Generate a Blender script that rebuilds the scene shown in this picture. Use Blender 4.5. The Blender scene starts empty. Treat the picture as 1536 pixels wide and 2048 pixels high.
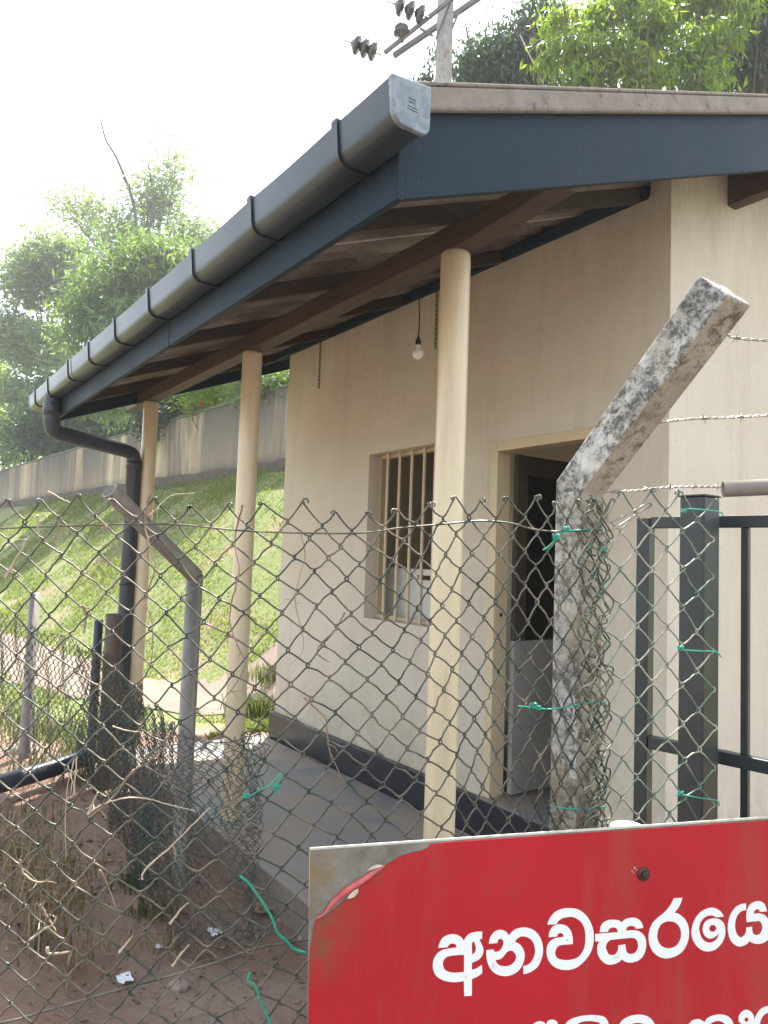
import bpy, math, random
import numpy as np
from mathutils import Vector, Matrix
R = math.radians
random.seed(7); RNG = np.random.default_rng(7)
S = bpy.context.scene
COL = S.collection

# ------------------------------------------------------------------ camera
EYE = 1.75
PITCH, ROLL, YAW, FPX = 3.75, 2.0, 35.0, 1480.0
def _cam():
    y, p, r = R(YAW), R(PITCH), R(ROLL)
    fw = np.array([math.sin(y)*math.cos(p), math.cos(y)*math.cos(p), math.sin(p)])
    rt = np.array([math.cos(y), -math.sin(y), 0.]); up = np.cross(rt, fw)
    return fw, math.cos(r)*rt+math.sin(r)*up, -math.sin(r)*rt+math.cos(r)*up
FW, RT, UP = _cam()
C0 = np.array([0, 0, EYE])
cd = bpy.data.cameras.new('camera'); co = bpy.data.objects.new('camera', cd); COL.objects.link(co)
cd.sensor_fit = 'VERTICAL'; cd.sensor_height = 36; cd.lens = FPX/2048*36
cd.clip_start = 0.05; cd.clip_end = 600
m = Matrix(((RT[0], UP[0], -FW[0]), (RT[1], UP[1], -FW[1]), (RT[2], UP[2], -FW[2]))).to_4x4()
m.translation = Vector(C0); co.matrix_world = m
S.camera = co

# ------------------------------------------------------------------ sky, sun, exposure
SUN_AZ = (0.75, 0.66)      # horizontal direction towards the sun (x, y)
SUN_EL = 66.0
W = bpy.data.worlds.new('World'); S.world = W; W.use_nodes = True
nt = W.node_tree; nt.nodes.clear()
sky = nt.nodes.new('ShaderNodeTexSky'); sky.sky_type = 'NISHITA'; sky.sun_disc = False
sky.sun_elevation = R(SUN_EL); sky.sun_rotation = math.atan2(SUN_AZ[0], SUN_AZ[1])
sky.dust_density = 1.6; sky.air_density = 1.2; sky.ozone_density = 1.0
hs = nt.nodes.new('ShaderNodeHueSaturation'); hs.inputs['Saturation'].default_value = 0.42
hs.inputs['Value'].default_value = 1.0
bg = nt.nodes.new('ShaderNodeBackground'); bg.inputs[1].default_value = 0.15
wo = nt.nodes.new('ShaderNodeOutputWorld')
nt.links.new(sky.outputs[0], hs.inputs['Color']); nt.links.new(hs.outputs[0], bg.inputs[0]); nt.links.new(bg.outputs[0], wo.inputs[0])
sd = bpy.data.lights.new('sun', 'SUN'); sd.energy = 4.8; sd.angle = R(0.6); sd.color = (1, .95, .86)
so = bpy.data.objects.new('sun', sd); COL.objects.link(so)
e = R(SUN_EL); n_ = math.hypot(*SUN_AZ)
to_sun = Vector((SUN_AZ[0]/n_*math.cos(e), SUN_AZ[1]/n_*math.cos(e), math.sin(e)))
so.rotation_euler = to_sun.to_track_quat('Z', 'Y').to_euler(); so.location = to_sun*40
S.view_settings.view_transform = 'Standard'; S.view_settings.look = 'None'
S.view_settings.gamma = 1; S.view_settings.use_curve_mapping = False
S.view_settings.exposure = 1.85
S.cycles.max_bounces = 8; S.cycles.diffuse_bounces = 4; S.cycles.transparent_max_bounces = 8
S.cycles.sample_clamp_indirect = 6

# ------------------------------------------------------------------ point helpers (a pixel of the photograph put at a real place)
def ray(px, py): return FW+RT*((px-768)/FPX)-UP*((py-1024)/FPX)
def D(px, py, d): return C0+ray(px, py)*d
def onX(px, py, X): r = ray(px, py); return C0+r*(X/r[0])
def onY(px, py, Y): r = ray(px, py); return C0+r*(Y/r[1])
def onZ(px, py, z): r = ray(px, py); return C0+r*((z-EYE)/r[2])
def onP(px, py, p0, n): r = ray(px, py); return C0+r*(np.dot(np.asarray(p0)-C0, n)/np.dot(r, n))

# ------------------------------------------------------------------ material helpers
class MT:
    def __init__(s, name, col=(.5, .5, .5), rough=.6, metal=0., spec=.5, coat=0.):
        s.m = bpy.data.materials.new(name); s.m.use_nodes = True
        s.t = s.m.node_tree; s.b = s.t.nodes['Principled BSDF']
        s.b.inputs['Base Color'].default_value = (*col, 1); s.b.inputs['Roughness'].default_value = rough
        s.b.inputs['Metallic'].default_value = metal; s.b.inputs['Specular IOR Level'].default_value = spec
        s.b.inputs['Coat Weight'].default_value = coat; s.b.inputs['Coat Roughness'].default_value = .15
        s.tc = None
    def n(s, t, **k):
        x = s.t.nodes.new(t)
        for a, v in k.items():
            if hasattr(x, a): setattr(x, a, v)
            else: x.inputs[a].default_value = v
        return x
    def l(s, a, b): s.t.links.new(a, b)
    def coord(s, scale=(1, 1, 1), which='Object'):
        tc = s.n('ShaderNodeTexCoord'); mp = s.n('ShaderNodeMapping'); mp.inputs['Scale'].default_value = scale
        if which == 'World':
            g = s.n('ShaderNodeNewGeometry'); s.l(g.outputs['Position'], mp.inputs[0])
        else: s.l(tc.outputs[which], mp.inputs[0])
        return mp.outputs[0]
    def noise(s, scale=5., detail=4., rough=.55, vec=None, st=(1, 1, 1), lo=.35, hi=.65, dist=0.):
        nz = s.n('ShaderNodeTexNoise'); nz.inputs['Scale'].default_value = scale
        nz.inputs['Detail'].default_value = detail; nz.inputs['Roughness'].default_value = rough; nz.inputs['Distortion'].default_value = dist
        s.l(vec or s.coord(st, 'World'), nz.inputs['Vector'])
        mr = s.n('ShaderNodeMapRange'); mr.inputs[1].default_value = lo; mr.inputs[2].default_value = hi
        s.l(nz.outputs[0], mr.inputs[0]); return mr.outputs[0]
    def mix(s, f, a, b, mode='MIX'):
        mx = s.n('ShaderNodeMix'); mx.data_type = 'RGBA'; mx.blend_type = mode
        for i, v in ((0, f), (6, a), (7, b)):
            if hasattr(v, 'links'): s.l(v, mx.inputs[i])
            elif i == 0: mx.inputs[0].default_value = v
            else: mx.inputs[i].default_value = (*v, 1)
        return mx.outputs[2]
    def math(s, op, a, b=0.):
        x = s.n('ShaderNodeMath'); x.operation = op
        for i, v in ((0, a), (1, b)):
            if hasattr(v, 'links'): s.l(v, x.inputs[i])
            else: x.inputs[i].default_value = v
        return x.outputs[0]
    def color(s, sock): s.l(sock, s.b.inputs['Base Color']); return s
    def bump(s, h, strength=.3, dist=.01):
        b = s.n('ShaderNodeBump'); b.inputs['Strength'].default_value = strength; b.inputs['Distance'].default_value = dist
        s.l(h, b.inputs['Height']); s.l(b.outputs[0], s.b.inputs['Normal']); return s
    def rough(s, sock, a, b):
        mr = s.n('ShaderNodeMapRange'); mr.inputs[3].default_value = a; mr.inputs[4].default_value = b
        s.l(sock, mr.inputs[0]); s.l(mr.outputs[0], s.b.inputs['Roughness']); return s
    def attr(s, name):
        a = s.n('ShaderNodeAttribute'); a.attribute_name = name; return a.outputs['Fac']

M = {}
def simple(name, c1, c2, rough=.6, scale=8., metal=0., bump=.15, bs=60., bd=.004, spec=.5, coat=0., st=(1, 1, 1), lo=.3, hi=.7):
    k = MT(name, c1, rough, metal, spec, coat)
    f = k.noise(scale, 5, .6, st=st, lo=lo, hi=hi)
    k.color(k.mix(f, c1, c2))
    if bump: k.bump(k.noise(bs, 3, .6, lo=0, hi=1), bump, bd)
    M[name] = k.m; return k

# plaster: cream wash, blotches, thin runs, grime specks
k = MT('plaster', rough=.85)
a = k.mix(k.noise(1.3, 5, .6, lo=.35, hi=.7), (.58, .53, .435), (.52, .465, .37))
a = k.mix(k.math('MULTIPLY', k.noise(2.2, 6, .7, st=(3, 3, .35), lo=.52, hi=.8), .45), a, (.36, .31, .24))
a = k.mix(k.math('MULTIPLY', k.noise(38, 3, .7, lo=.62, hi=.75), .5), a, (.30, .25, .19))
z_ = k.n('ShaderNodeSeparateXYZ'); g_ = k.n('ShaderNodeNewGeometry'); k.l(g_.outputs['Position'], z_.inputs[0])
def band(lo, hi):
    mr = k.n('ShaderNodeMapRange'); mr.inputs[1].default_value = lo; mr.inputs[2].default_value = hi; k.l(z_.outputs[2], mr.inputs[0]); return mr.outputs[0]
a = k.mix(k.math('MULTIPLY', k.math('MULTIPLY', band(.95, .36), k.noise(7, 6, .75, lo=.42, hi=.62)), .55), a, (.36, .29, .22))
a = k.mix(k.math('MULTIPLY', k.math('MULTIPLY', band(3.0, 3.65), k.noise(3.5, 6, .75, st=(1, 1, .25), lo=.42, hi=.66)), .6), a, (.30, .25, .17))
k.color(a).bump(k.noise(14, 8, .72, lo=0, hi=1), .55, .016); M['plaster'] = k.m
k = MT('plaster_inside', rough=.85); k.color(k.mix(k.noise(2, 4), (.74, .68, .56), (.66, .60, .48))); M['plaster_inside'] = k.m
k = MT('column_paint', rough=.34, coat=.2)
a = k.mix(k.noise(5, 5, .6, lo=.3, hi=.7), (.62, .53, .36), (.57, .475, .31))
g_ = k.n('ShaderNodeNewGeometry'); z_ = k.n('ShaderNodeSeparateXYZ'); k.l(g_.outputs['Position'], z_.inputs[0])
mr = k.n('ShaderNodeMapRange'); mr.inputs[1].default_value = .75; mr.inputs[2].default_value = .15; k.l(z_.outputs[2], mr.inputs[0])
a = k.mix(k.math('MULTIPLY', mr.outputs[0], k.noise(16, 6, .75, lo=.40, hi=.62)), a, (.24, .17, .12))
a = k.mix(k.math('MULTIPLY', k.noise(5, 6, .75, st=(3, 3, .25), lo=.52, hi=.72), .5), a, (.40, .32, .20))
a = k.mix(k.math('MULTIPLY', k.noise(55, 4, .8, lo=.64, hi=.70), .6), a, (.25, .19, .13))
k.color(a).bump(k.noise(18, 5, .7, lo=0, hi=1), .12, .004); M['column_paint'] = k.m
simple('door_paint', (.56, .47, .31), (.50, .41, .26), .42, 9, bump=.08)
simple('door_shade_brown', (.060, .048, .036), (.040, .032, .025), .55, 6, bump=.05)  # dark brown puts the room's inner shade into the upper door frame
simple('door_grey', (.33, .315, .29), (.27, .26, .24), .5, 5, bump=.05)
# dark painted boards: brush grain, chalky bloom
k = MT('dark_paint', rough=.6, spec=.12)
f = k.noise(3, 6, .7, st=(1, 1, 1), lo=.3, hi=.75)
a = k.mix(f, (.012, .022, .034), (.020, .036, .052))
a = k.mix(k.math('MULTIPLY', k.noise(60, 3, .7, lo=.6, hi=.75), .35), a, (.10, .12, .13))
k.color(a).rough(f, .5, .7).bump(k.noise(30, 5, .7, st=(1, 1, 6), lo=0, hi=1), .12, .004); M['dark_paint'] = k.m
# gutter pvc: grey-black with dusty length-wise streaks
k = MT('gutter_pvc', rough=.34, spec=.32)
f = k.noise(2.2, 3, .5, st=(5, .25, 5), lo=.35, hi=.75)
a = k.mix(f, (.026, .036, .046), (.048, .062, .075))
a = k.mix(k.math('MULTIPLY', k.noise(2, 4, .6, st=(8, .2, 8), lo=.52, hi=.75), .4), a, (.065, .065, .060))
k.color(a).rough(f, .28, .40); M['gutter_pvc'] = k.m
k = MT('cap_pvc', rough=.3); f = k.noise(22, 6, .65, lo=.42, hi=.62, dist=.5)
k.color(k.mix(f, (.14, .17, .20), (.22, .26, .29))).rough(f, .2, .45).bump(f, .3, .002); M['cap_pvc'] = k.m
simple('bracket_black', (.012, .014, .018), (.02, .022, .028), .35, 20, bump=0)
k = simple('pipe_navy', (.018, .024, .036), (.032, .04, .052), .42, 7, bump=.05, st=(2, 2, .5)); 
# asbestos cement sheet
k = MT('sheet_cement', rough=.9)
a = k.mix(k.noise(5, 6, .7, st=(.4, 3, 1), lo=.3, hi=.7), (.66, .61, .55), (.50, .45, .40))
a = k.mix(k.math('MULTIPLY', k.noise(9, 6, .7, lo=.55, hi=.7), .7), a, (.10, .075, .065))
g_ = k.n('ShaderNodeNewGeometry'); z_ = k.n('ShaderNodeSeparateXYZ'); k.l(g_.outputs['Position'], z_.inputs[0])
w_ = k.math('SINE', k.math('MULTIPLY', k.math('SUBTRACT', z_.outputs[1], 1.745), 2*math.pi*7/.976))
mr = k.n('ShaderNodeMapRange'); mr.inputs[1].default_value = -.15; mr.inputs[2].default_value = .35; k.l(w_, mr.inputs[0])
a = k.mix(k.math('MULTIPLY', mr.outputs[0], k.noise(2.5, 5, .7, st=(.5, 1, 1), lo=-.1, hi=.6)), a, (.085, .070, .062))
k.color(a).bump(k.noise(40, 5, .7, lo=0, hi=1), .25, .006); M['sheet_cement'] = k.m
k = MT('cap_cement', rough=.95)
a = k.mix(k.noise(9, 7, .7, lo=.3, hi=.7), (.27, .245, .22), (.17, .145, .125))
a = k.mix(k.noise(20, 6, .75, lo=.58, hi=.68), a, (.08, .07, .06))
k.color(a).bump(k.noise(45, 5, .7, lo=0, hi=1), .5, .008); M['cap_cement'] = k.m
k = MT('timber', rough=.7)
a = k.mix(k.noise(6, 6, .7, st=(1, .4, 5), lo=.3, hi=.7), (.022, .015, .013), (.050, .033, .027))
k.color(a).bump(k.noise(16, 6, .7, st=(1, .4, 5), lo=0, hi=1), .3, .006); M['timber'] = k.m
k = MT('timber_beam', rough=.65)
a = k.mix(k.noise(6, 6, .7, st=(5, .4, 5), lo=.3, hi=.7), (.042, .026, .021), (.080, .050, .038))
k.color(a).bump(k.noise(16, 6, .7, st=(5, .4, 5), lo=0, hi=1), .3, .006); M['timber_beam'] = k.m
# verandah floor
k = MT('cement_floor', rough=.55)
f = k.noise(1.9, 6, .62, lo=.46, hi=.54, dist=.7)
a = k.mix(f, (.165, .172, .178), (.235, .20, .165))
a = k.mix(k.math('MULTIPLY', k.noise(30, 4, .8, lo=.62, hi=.72), .6), a, (.36, .34, .31))
k.color(a).rough(f, .35, .7).bump(k.noise(30, 5, .7, lo=0, hi=1), .12, .004); M['cement_floor'] = k.m
simple('plinth_black', (.010, .012, .018), (.02, .022, .03), .33, 5, bump=.1, bs=20)
k = MT('slab_side', rough=.9); k.color(k.mix(k.noise(6, 6, .7, lo=.35, hi=.65), (.22, .19, .15), (.13, .10, .075))).bump(k.noise(25, 5, .7, lo=0, hi=1), .4, .01); M['slab_side'] = k.m
# weathered white-washed concrete post, black algae
k = MT('post_concrete', rough=.92)
base = k.mix(k.noise(7, 5, .6, lo=.35, hi=.65), (.60, .60, .56), (.40, .37, .30))
alg = k.noise(42, 10, .86, lo=.46, hi=.58, dist=.2)
big = k.noise(6, 7, .7, lo=.36, hi=.53, st=(1, 1, .8))
f = k.math('MULTIPLY', alg, big)
a = k.mix(k.math('MULTIPLY', k.noise(5, 6, .7, lo=.38, hi=.66), .75), base, (.22, .215, .19))
a = k.mix(k.math('MULTIPLY', k.math('MINIMUM', k.math('MULTIPLY', f, 1.5), 1.0), .84), a, (.036, .034, .029))
a = k.mix(k.math('MULTIPLY', k.noise(4, 5, .6, lo=.55, hi=.7), .7), a, (.26, .20, .11))
k.color(a).bump(k.math('SUBTRACT', k.noise(50, 6, .7, lo=0, hi=1), f), .5, .006); M['post_concrete'] = k.m
k = MT('post_tan', rough=.92)
a = k.mix(k.noise(7, 5, .6, lo=.35, hi=.65), (.43, .38, .30), (.29, .25, .19))
a = k.mix(k.math('MULTIPLY', k.noise(40, 8, .8, lo=.47, hi=.57), k.noise(9, 5, .6, lo=.40, hi=.60)), a, (.10, .075, .05))
k.color(a).bump(k.noise(50, 6, .7, lo=0, hi=1), .4, .005); M['post_tan'] = k.m
simple('gate_paint', (.016, .022, .026), (.03, .038, .042), .4, 10, bump=.08, bs=30)
k = MT('galv_pipe', rough=.6, metal=.15); f = k.noise(14, 6, .7, st=(1, 1, .4), lo=.35, hi=.7)
k.color(k.mix(f, (.25, .235, .21), (.16, .14, .12))); k.rough(f, .35, .7).bump(k.noise(50, 5, .7, lo=0, hi=1), .15, .003); M['galv_pipe'] = k.m
k = MT('rust_pipe', rough=.7); f = k.noise(9, 6, .7, lo=.4, hi=.62)
k.color(k.mix(f, (.085, .075, .065), (.10, .055, .032))).bump(k.noise(60, 5, .7, lo=0, hi=1), .2, .003); M['rust_pipe'] = k.m
k = MT('grey_pipe', rough=.5); f = k.noise(12, 6, .7, lo=.35, hi=.65)
k.color(k.mix(f, (.20, .185, .175), (.13, .11, .10))); M['grey_pipe'] = k.m
# fence wire: green coating worn to grey-brown metal
k = MT('fence_wire', rough=.38, metal=.3); f = k.noise(13, 5, .65, lo=.40, hi=.62)
a = k.mix(f, (.034, .050, .037), (.17, .145, .11)); k.color(a).rough(f, .3, .55); M['fence_wire'] = k.m
k = MT('fence_wire_bright', rough=.35, metal=.35); f = k.noise(11, 5, .65, lo=.40, hi=.62)
k.color(k.mix(f, (.10, .16, .12), (.34, .31, .25))); M['fence_wire_bright'] = k.m
k = MT('fence_wire_far', rough=.5); f = k.noise(3, 5, .65, lo=.42, hi=.58)
k.color(k.mix(f, (.022, .050, .040), (.085, .064, .046))); M['fence_wire_far'] = k.m
simple('barb_steel', (.42, .39, .33), (.27, .23, .18), .4, 30, metal=.5, bump=0)
simple('green_tie', (.02, .36, .24), (.015, .24, .17), .35, 20, bump=0, spec=.6)
simple('dry_stem', (.32, .235, .165), (.17, .11, .07), .8, 12, bump=0)
simple('pale_stem', (.50, .42, .31), (.34, .26, .18), .8, 12, bump=0)
# sign
k = MT('sign_red', rough=.45, spec=.3)
a = k.mix(k.noise(3, 5, .6, lo=.3, hi=.7), (.43, .010, .020), (.36, .009, .016))
a = k.mix(k.math('MULTIPLY', k.noise(70, 4, .8, lo=.63, hi=.72), .5), a, (.14, .02, .018))
a = k.mix(k.math('MULTIPLY', k.noise(6, 7, .74, st=(1, 1, .16), lo=.50, hi=.72), .7), a, (.27, .07, .05))
a = k.mix(k.math('MULTIPLY', k.noise(2.2, 7, .75, lo=.55, hi=.70), .45), a, (.20, .06, .035))
a = k.mix(k.math('MULTIPLY', k.noise(210, 2, .9, lo=.68, hi=.73), .35), a, (.40, .20, .17))
vm = k.n('ShaderNodeVectorMath', operation='DISTANCE'); g_ = k.n('ShaderNodeNewGeometry'); k.l(g_.outputs['Position'], vm.inputs[0]); vm.inputs[1].default_value = tuple(map(float, D(628, 1868, 1.135)))
mr = k.n('ShaderNodeMapRange'); mr.inputs[1].default_value = .085; mr.inputs[2].default_value = .012; k.l(vm.outputs['Value'], mr.inputs[0])
a = k.mix(k.math('MULTIPLY', mr.outputs[0], k.noise(45, 6, .75, lo=.36, hi=.60)), a, (.15, .075, .035))
k.color(a).bump(k.noise(120, 3, .6, lo=0, hi=1), .04, .001); M['sign_red'] = k.m
k = MT('sign_white', rough=.45)
a = k.mix(k.math('MULTIPLY', k.noise(80, 4, .8, lo=.60, hi=.70), .55), (.74, .77, .74), (.32, .30, .27))
k.color(k.mix(k.math('MULTIPLY', k.noise(150, 3, .8, lo=.66, hi=.70), .8), a, (.10, .09, .08))); M['sign_white'] = k.m
k = MT('sign_metal', rough=.7, metal=.1)
a = k.mix(k.noise(18, 7, .75, lo=.35, hi=.65), (.23, .225, .195), (.13, .115, .085))
a = k.mix(k.math('MULTIPLY', k.noise(8, 7, .75, lo=.48, hi=.64), .8), a, (.21, .13, .045))
k.color(a).bump(k.noise(60, 6, .75, lo=0, hi=1), .3, .003); M['sign_metal'] = k.m
simple('sign_edge', (.62, .60, .55), (.45, .42, .36), .6, 60, bump=0)
simple('sign_peel', (.55, .12, .12), (.40, .06, .06), .5, 40, bump=.2, bs=90)
simple('sign_backing', (.62, .58, .48), (.44, .38, .27), .7, 50, bump=0)
simple('bolt_rust', (.045, .028, .026), (.09, .04, .028), .45, 60, metal=.5, bump=.2, bs=150, bd=.002)
simple('white_plastic', (.78, .78, .76), (.70, .70, .68), .4, 5, bump=0)
simple('bulb_white', (.80, .78, .72), (.75, .73, .66), .25, 5, bump=0)
simple('dark_iron', (.02, .018, .016), (.05, .035, .025), .6, 40, bump=0)
simple('picture_brown', (.06, .03, .022), (.025, .015, .012), .5, 9, bump=0)
k = MT('dark_glass', (.008, .010, .012), .08); M['dark_glass'] = k.m
# boundary wall: cement render with long dark runs
k = MT('wall_render', rough=.95)
zz = k.n('ShaderNodeSeparateXYZ'); g = k.n('ShaderNodeNewGeometry'); k.l(g.outputs['Position'], zz.inputs[0])
topw = k.n('ShaderNodeMapRange'); topw.inputs[1].default_value = 4.3; topw.inputs[2].default_value = 5.9; topw.inputs[3].default_value = .55; k.l(zz.outputs[2], topw.inputs[0])
st1 = k.noise(.22, 6, .65, st=(1, 1, .5), lo=.36, hi=.64)
st2 = k.noise(.42, 7, .72, st=(1, 1, .12), lo=.42, hi=.52, dist=.25)
st3 = k.noise(1.1, 6, .75, st=(1, 1, .08), lo=.52, hi=.64, dist=.2)
a = k.mix(st1, (.48, .395, .275), (.29, .22, .155))
a = k.mix(k.math('MULTIPLY', st2, topw.outputs[0]), a, (.075, .07, .068))
a = k.mix(k.math('MULTIPLY', st3, .8), a, (.075, .065, .055))
low = k.n('ShaderNodeMapRange'); low.inputs[1].default_value = 4.35; low.inputs[2].default_value = 4.0; k.l(zz.outputs[2], low.inputs[0])
a = k.mix(k.math('MULTIPLY', low.outputs[0], k.noise(1.8, 6, .7, lo=.3, hi=.55)), a, (.07, .062, .052))
k.color(a).bump(k.noise(12, 6, .7, lo=0, hi=1), .4, .02); M['wall_render'] = k.m
simple('footing_stone', (.10, .08, .06), (.045, .038, .03), .95, 5, bump=.8, bs=14, bd=.05)
simple('wall_cap', (.13, .14, .10), (.06, .075, .04), .95, 8, bump=.5, bs=20, bd=.02)
# ground: reddish soil and grassed ground by vertex weight
k = MT('soil', rough=.95)
a = k.mix(k.noise(3, 7, .7, lo=.32, hi=.68), (.275, .175, .128), (.175, .108, .078))
a = k.mix(k.math('MULTIPLY', k.noise(1.1, 5, .6, lo=.45, hi=.65), .7), a, (.225, .185, .145))
a = k.mix(k.math('MULTIPLY', k.noise(55, 4, .8, lo=.60, hi=.70), .7), a, (.30, .25, .20))
gr = k.mix(k.noise(1.6, 6, .7, lo=.35, hi=.65), (.10, .145, .038), (.15, .18, .06))
gr = k.mix(k.noise(9, 6, .75, lo=.5, hi=.68), gr, (.20, .18, .075))
gr = k.mix(k.noise(.7, 6, .7, lo=.52, hi=.66), gr, (.24, .17, .11))
w = k.math('ADD', k.attr('grassy'), k.math('MULTIPLY', k.math('SUBTRACT', k.noise(4, 6, .7, lo=.2, hi=.8), .5), .7))
ww = k.n('ShaderNodeMapRange'); ww.inputs[1].default_value = .35; ww.inputs[2].default_value = .65; k.l(w, ww.inputs[0])
k.color(k.mix(ww.outputs[0], a, gr)).bump(k.noise(22, 8, .75, lo=0, hi=1), .8, .03); M['soil'] = k.m
k = MT('path_dirt', rough=.95)
a = k.mix(k.noise(2.5, 6, .7, lo=.35, hi=.65), (.20, .155, .125), (.15, .11, .085))
k.color(k.mix(k.noise(30, 5, .8, lo=.58, hi=.72), a, (.15, .10, .07))).bump(k.noise(20, 6, .7, lo=0, hi=1), .5, .02); M['path_dirt'] = k.m

def leafmat(name, c1, c2, c3, trans=.35, rough=.45):
    k = MT(name, c1, rough)
    at = k.n('ShaderNodeAttribute'); at.attribute_name = 'tint'
    a = k.mix(at.outputs['Fac'], c1, c2)
    t2 = k.n('ShaderNodeMapRange'); t2.inputs[1].default_value = .82; t2.inputs[2].default_value = 1.0; k.l(at.outputs['Fac'], t2.inputs[0])
    a = k.mix(t2.outputs[0], a, c3); k.color(a)
    tr = k.n('ShaderNodeBsdfTranslucent'); sc = k.mix(1.0, a, (1.7, 1.75, .8), 'MULTIPLY'); k.l(sc, tr.inputs[0])
    ms = k.n('ShaderNodeMixShader'); ms.inputs[0].default_value = trans
    out = k.t.nodes['Material Output']; k.l(k.b.outputs[0], ms.inputs[1]); k.l(tr.outputs[0], ms.inputs[2]); k.l(ms.outputs[0], out.inputs[0])
    M[name] = k.m
leafmat('leaf_dark', (.026, .056, .028), (.050, .092, .040), (.09, .13, .055), .3)
leafmat('leaf_mid', (.075, .125, .055), (.145, .20, .08), (.30, .32, .11), .55)
leafmat('leaf_bright', (.10, .17, .022), (.20, .26, .030), (.31, .33, .05), .6)
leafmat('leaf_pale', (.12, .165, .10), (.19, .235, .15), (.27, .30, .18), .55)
leafmat('grass_blade', (.105, .150, .040), (.185, .205, .075), (.29, .25, .13), .45, .6)
leafmat('weed_leaf', (.055, .075, .03), (.10, .115, .045), (.19, .16, .08), .35, .6)
leafmat('dry_leaf', (.17, .12, .07), (.26, .19, .11), (.30, .24, .15), .2, .8)
simple('bark', (.12, .095, .07), (.06, .045, .035), .95, 8, bump=.5, bs=20, bd=.02)
simple('bark_grey', (.11, .10, .09), (.06, .055, .05), .95, 8, bump=0)
k = MT('pole_concrete', rough=.9); a = k.mix(k.noise(3, 6, .7, lo=.35, hi=.65), (.34, .35, .36), (.24, .23, .22))
k.color(k.mix(k.noise(5, 6, .75, st=(1, 1, .4), lo=.55, hi=.65), a, (.16, .10, .07))); M['pole_concrete'] = k.m
simple('arm_steel', (.10, .10, .11), (.15, .13, .13), .5, 5, metal=.3, bump=0)
simple('insulator_brown', (.022, .016, .020), (.034, .026, .030), .2, 5, bump=0, spec=.7)
simple('red_petal', (.45, .03, .02), (.30, .02, .02), .6, 9, bump=0)
simple('paper', (.68, .70, .74), (.56, .58, .62), .8, 30, bump=.2)
simple('dead_leaf', (.27, .19, .12), (.18, .11, .06), .8, 30, bump=.3, bs=80)
k = MT('litter_mix', rough=.95); k.color(k.mix(k.noise(40, 4, .8, lo=.42, hi=.58), (.26, .19, .14), (.09, .055, .042))); M['litter_mix'] = k.m
simple('stone', (.32, .28, .24), (.20, .16, .13), .9, 20, bump=.4)

# ------------------------------------------------------------------ mesh helpers
class MB:
    def __init__(s): s.v = []; s.f = []; s.sm = []
    def add(s, vs, fs, smooth=False):
        o = len(s.v); s.v += [tuple(map(float, p)) for p in vs]
        for f in fs: s.f.append(tuple(i+o for i in f)); s.sm.append(smooth)
    def box(s, x0, x1, y0, y1, z0, z1):
        v = [(x, y, z) for z in (z0, z1) for y in (y0, y1) for x in (x0, x1)]
        s.add(v, [(0, 2, 3, 1), (4, 5, 7, 6), (0, 1, 5, 4), (2, 6, 7, 3), (0, 4, 6, 2), (1, 3, 7, 5)])
    def hexa(s, b, t):      # bottom ring and top ring of 4 points
        s.add(list(b)+list(t), [(3, 2, 1, 0), (4, 5, 6, 7)]+[(i, (i+1) % 4, 4+(i+1) % 4, 4+i) for i in range(4)])
    def bar(s, a, b, w, h, upv=(0, 0, 1)):
        a, b = np.asarray(a, float), np.asarray(b, float); d = b-a; d /= np.linalg.norm(d)
        sx = np.cross(d, upv); sx /= np.linalg.norm(sx); u = np.cross(sx, d)
        q = [(-1, -1), (1, -1), (1, 1), (-1, 1)]
        s.hexa([a+sx*w/2*i+u*h/2*j for i, j in q], [b+sx*w/2*i+u*h/2*j for i, j in q])
    def tube(s, pts, r, n=8, cap=True, smooth=True):
        pts = [np.asarray(p, float) for p in pts]; N = len(pts)
        rs = r if hasattr(r, '__len__') else [r]*N
        t0 = pts[1]-pts[0]; t0 /= np.linalg.norm(t0)+1e-12
        ref = np.array([0, 0, 1.]) if abs(t0[2]) < .9 else np.array([1., 0, 0])
        u = np.cross(t0, ref); u /= np.linalg.norm(u)
        vs = []
        for i in range(N):
            t = pts[min(i+1, N-1)]-pts[max(i-1, 0)]; t /= np.linalg.norm(t)+1e-12
            u = u-t*np.dot(u, t); u /= np.linalg.norm(u)+1e-12; w = np.cross(t, u)
            for k in range(n):
                a = 2*math.pi*k/n; vs.append(pts[i]+(u*math.cos(a)+w*math.sin(a))*rs[i])
        fs = [(i*n+k, i*n+(k+1) % n, (i+1)*n+(k+1) % n, (i+1)*n+k) for i in range(N-1) for k in range(n)]
        s.add(vs, fs, smooth)
        if cap:
            s.add(vs[:n], [tuple(range(n))[::-1]]); s.add(vs[-n:], [tuple(range(n))])
    def lathe(s, o, axis, prof, n=20, smooth=True):   # prof: (radius, distance along axis)
        axis = np.asarray(axis, float); axis /= np.linalg.norm(axis)
        ref = np.array([0, 0, 1.]) if abs(axis[2]) < .9 else np.array([1., 0, 0])
        u = np.cross(axis, ref); u /= np.linalg.norm(u); w = np.cross(axis, u)
        vs = [np.asarray(o)+axis*h+(u*math.cos(2*math.pi*k/n)+w*math.sin(2*math.pi*k/n))*max(r, 1e-5) for r, h in prof for k in range(n)]
        s.add(vs, [(i*n+k, i*n+(k+1) % n, (i+1)*n+(k+1) % n, (i+1)*n+k) for i in range(len(prof)-1) for k in range(n)], smooth)
    def build(s, name, mat, parent=None, bevel=0.):
        me = bpy.data.meshes.new(name); me.from_pydata(s.v, [], s.f); 
        me.polygons.foreach_set('use_smooth', s.sm); me.update()
        return link(name, me, mat, parent, bevel)
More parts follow.
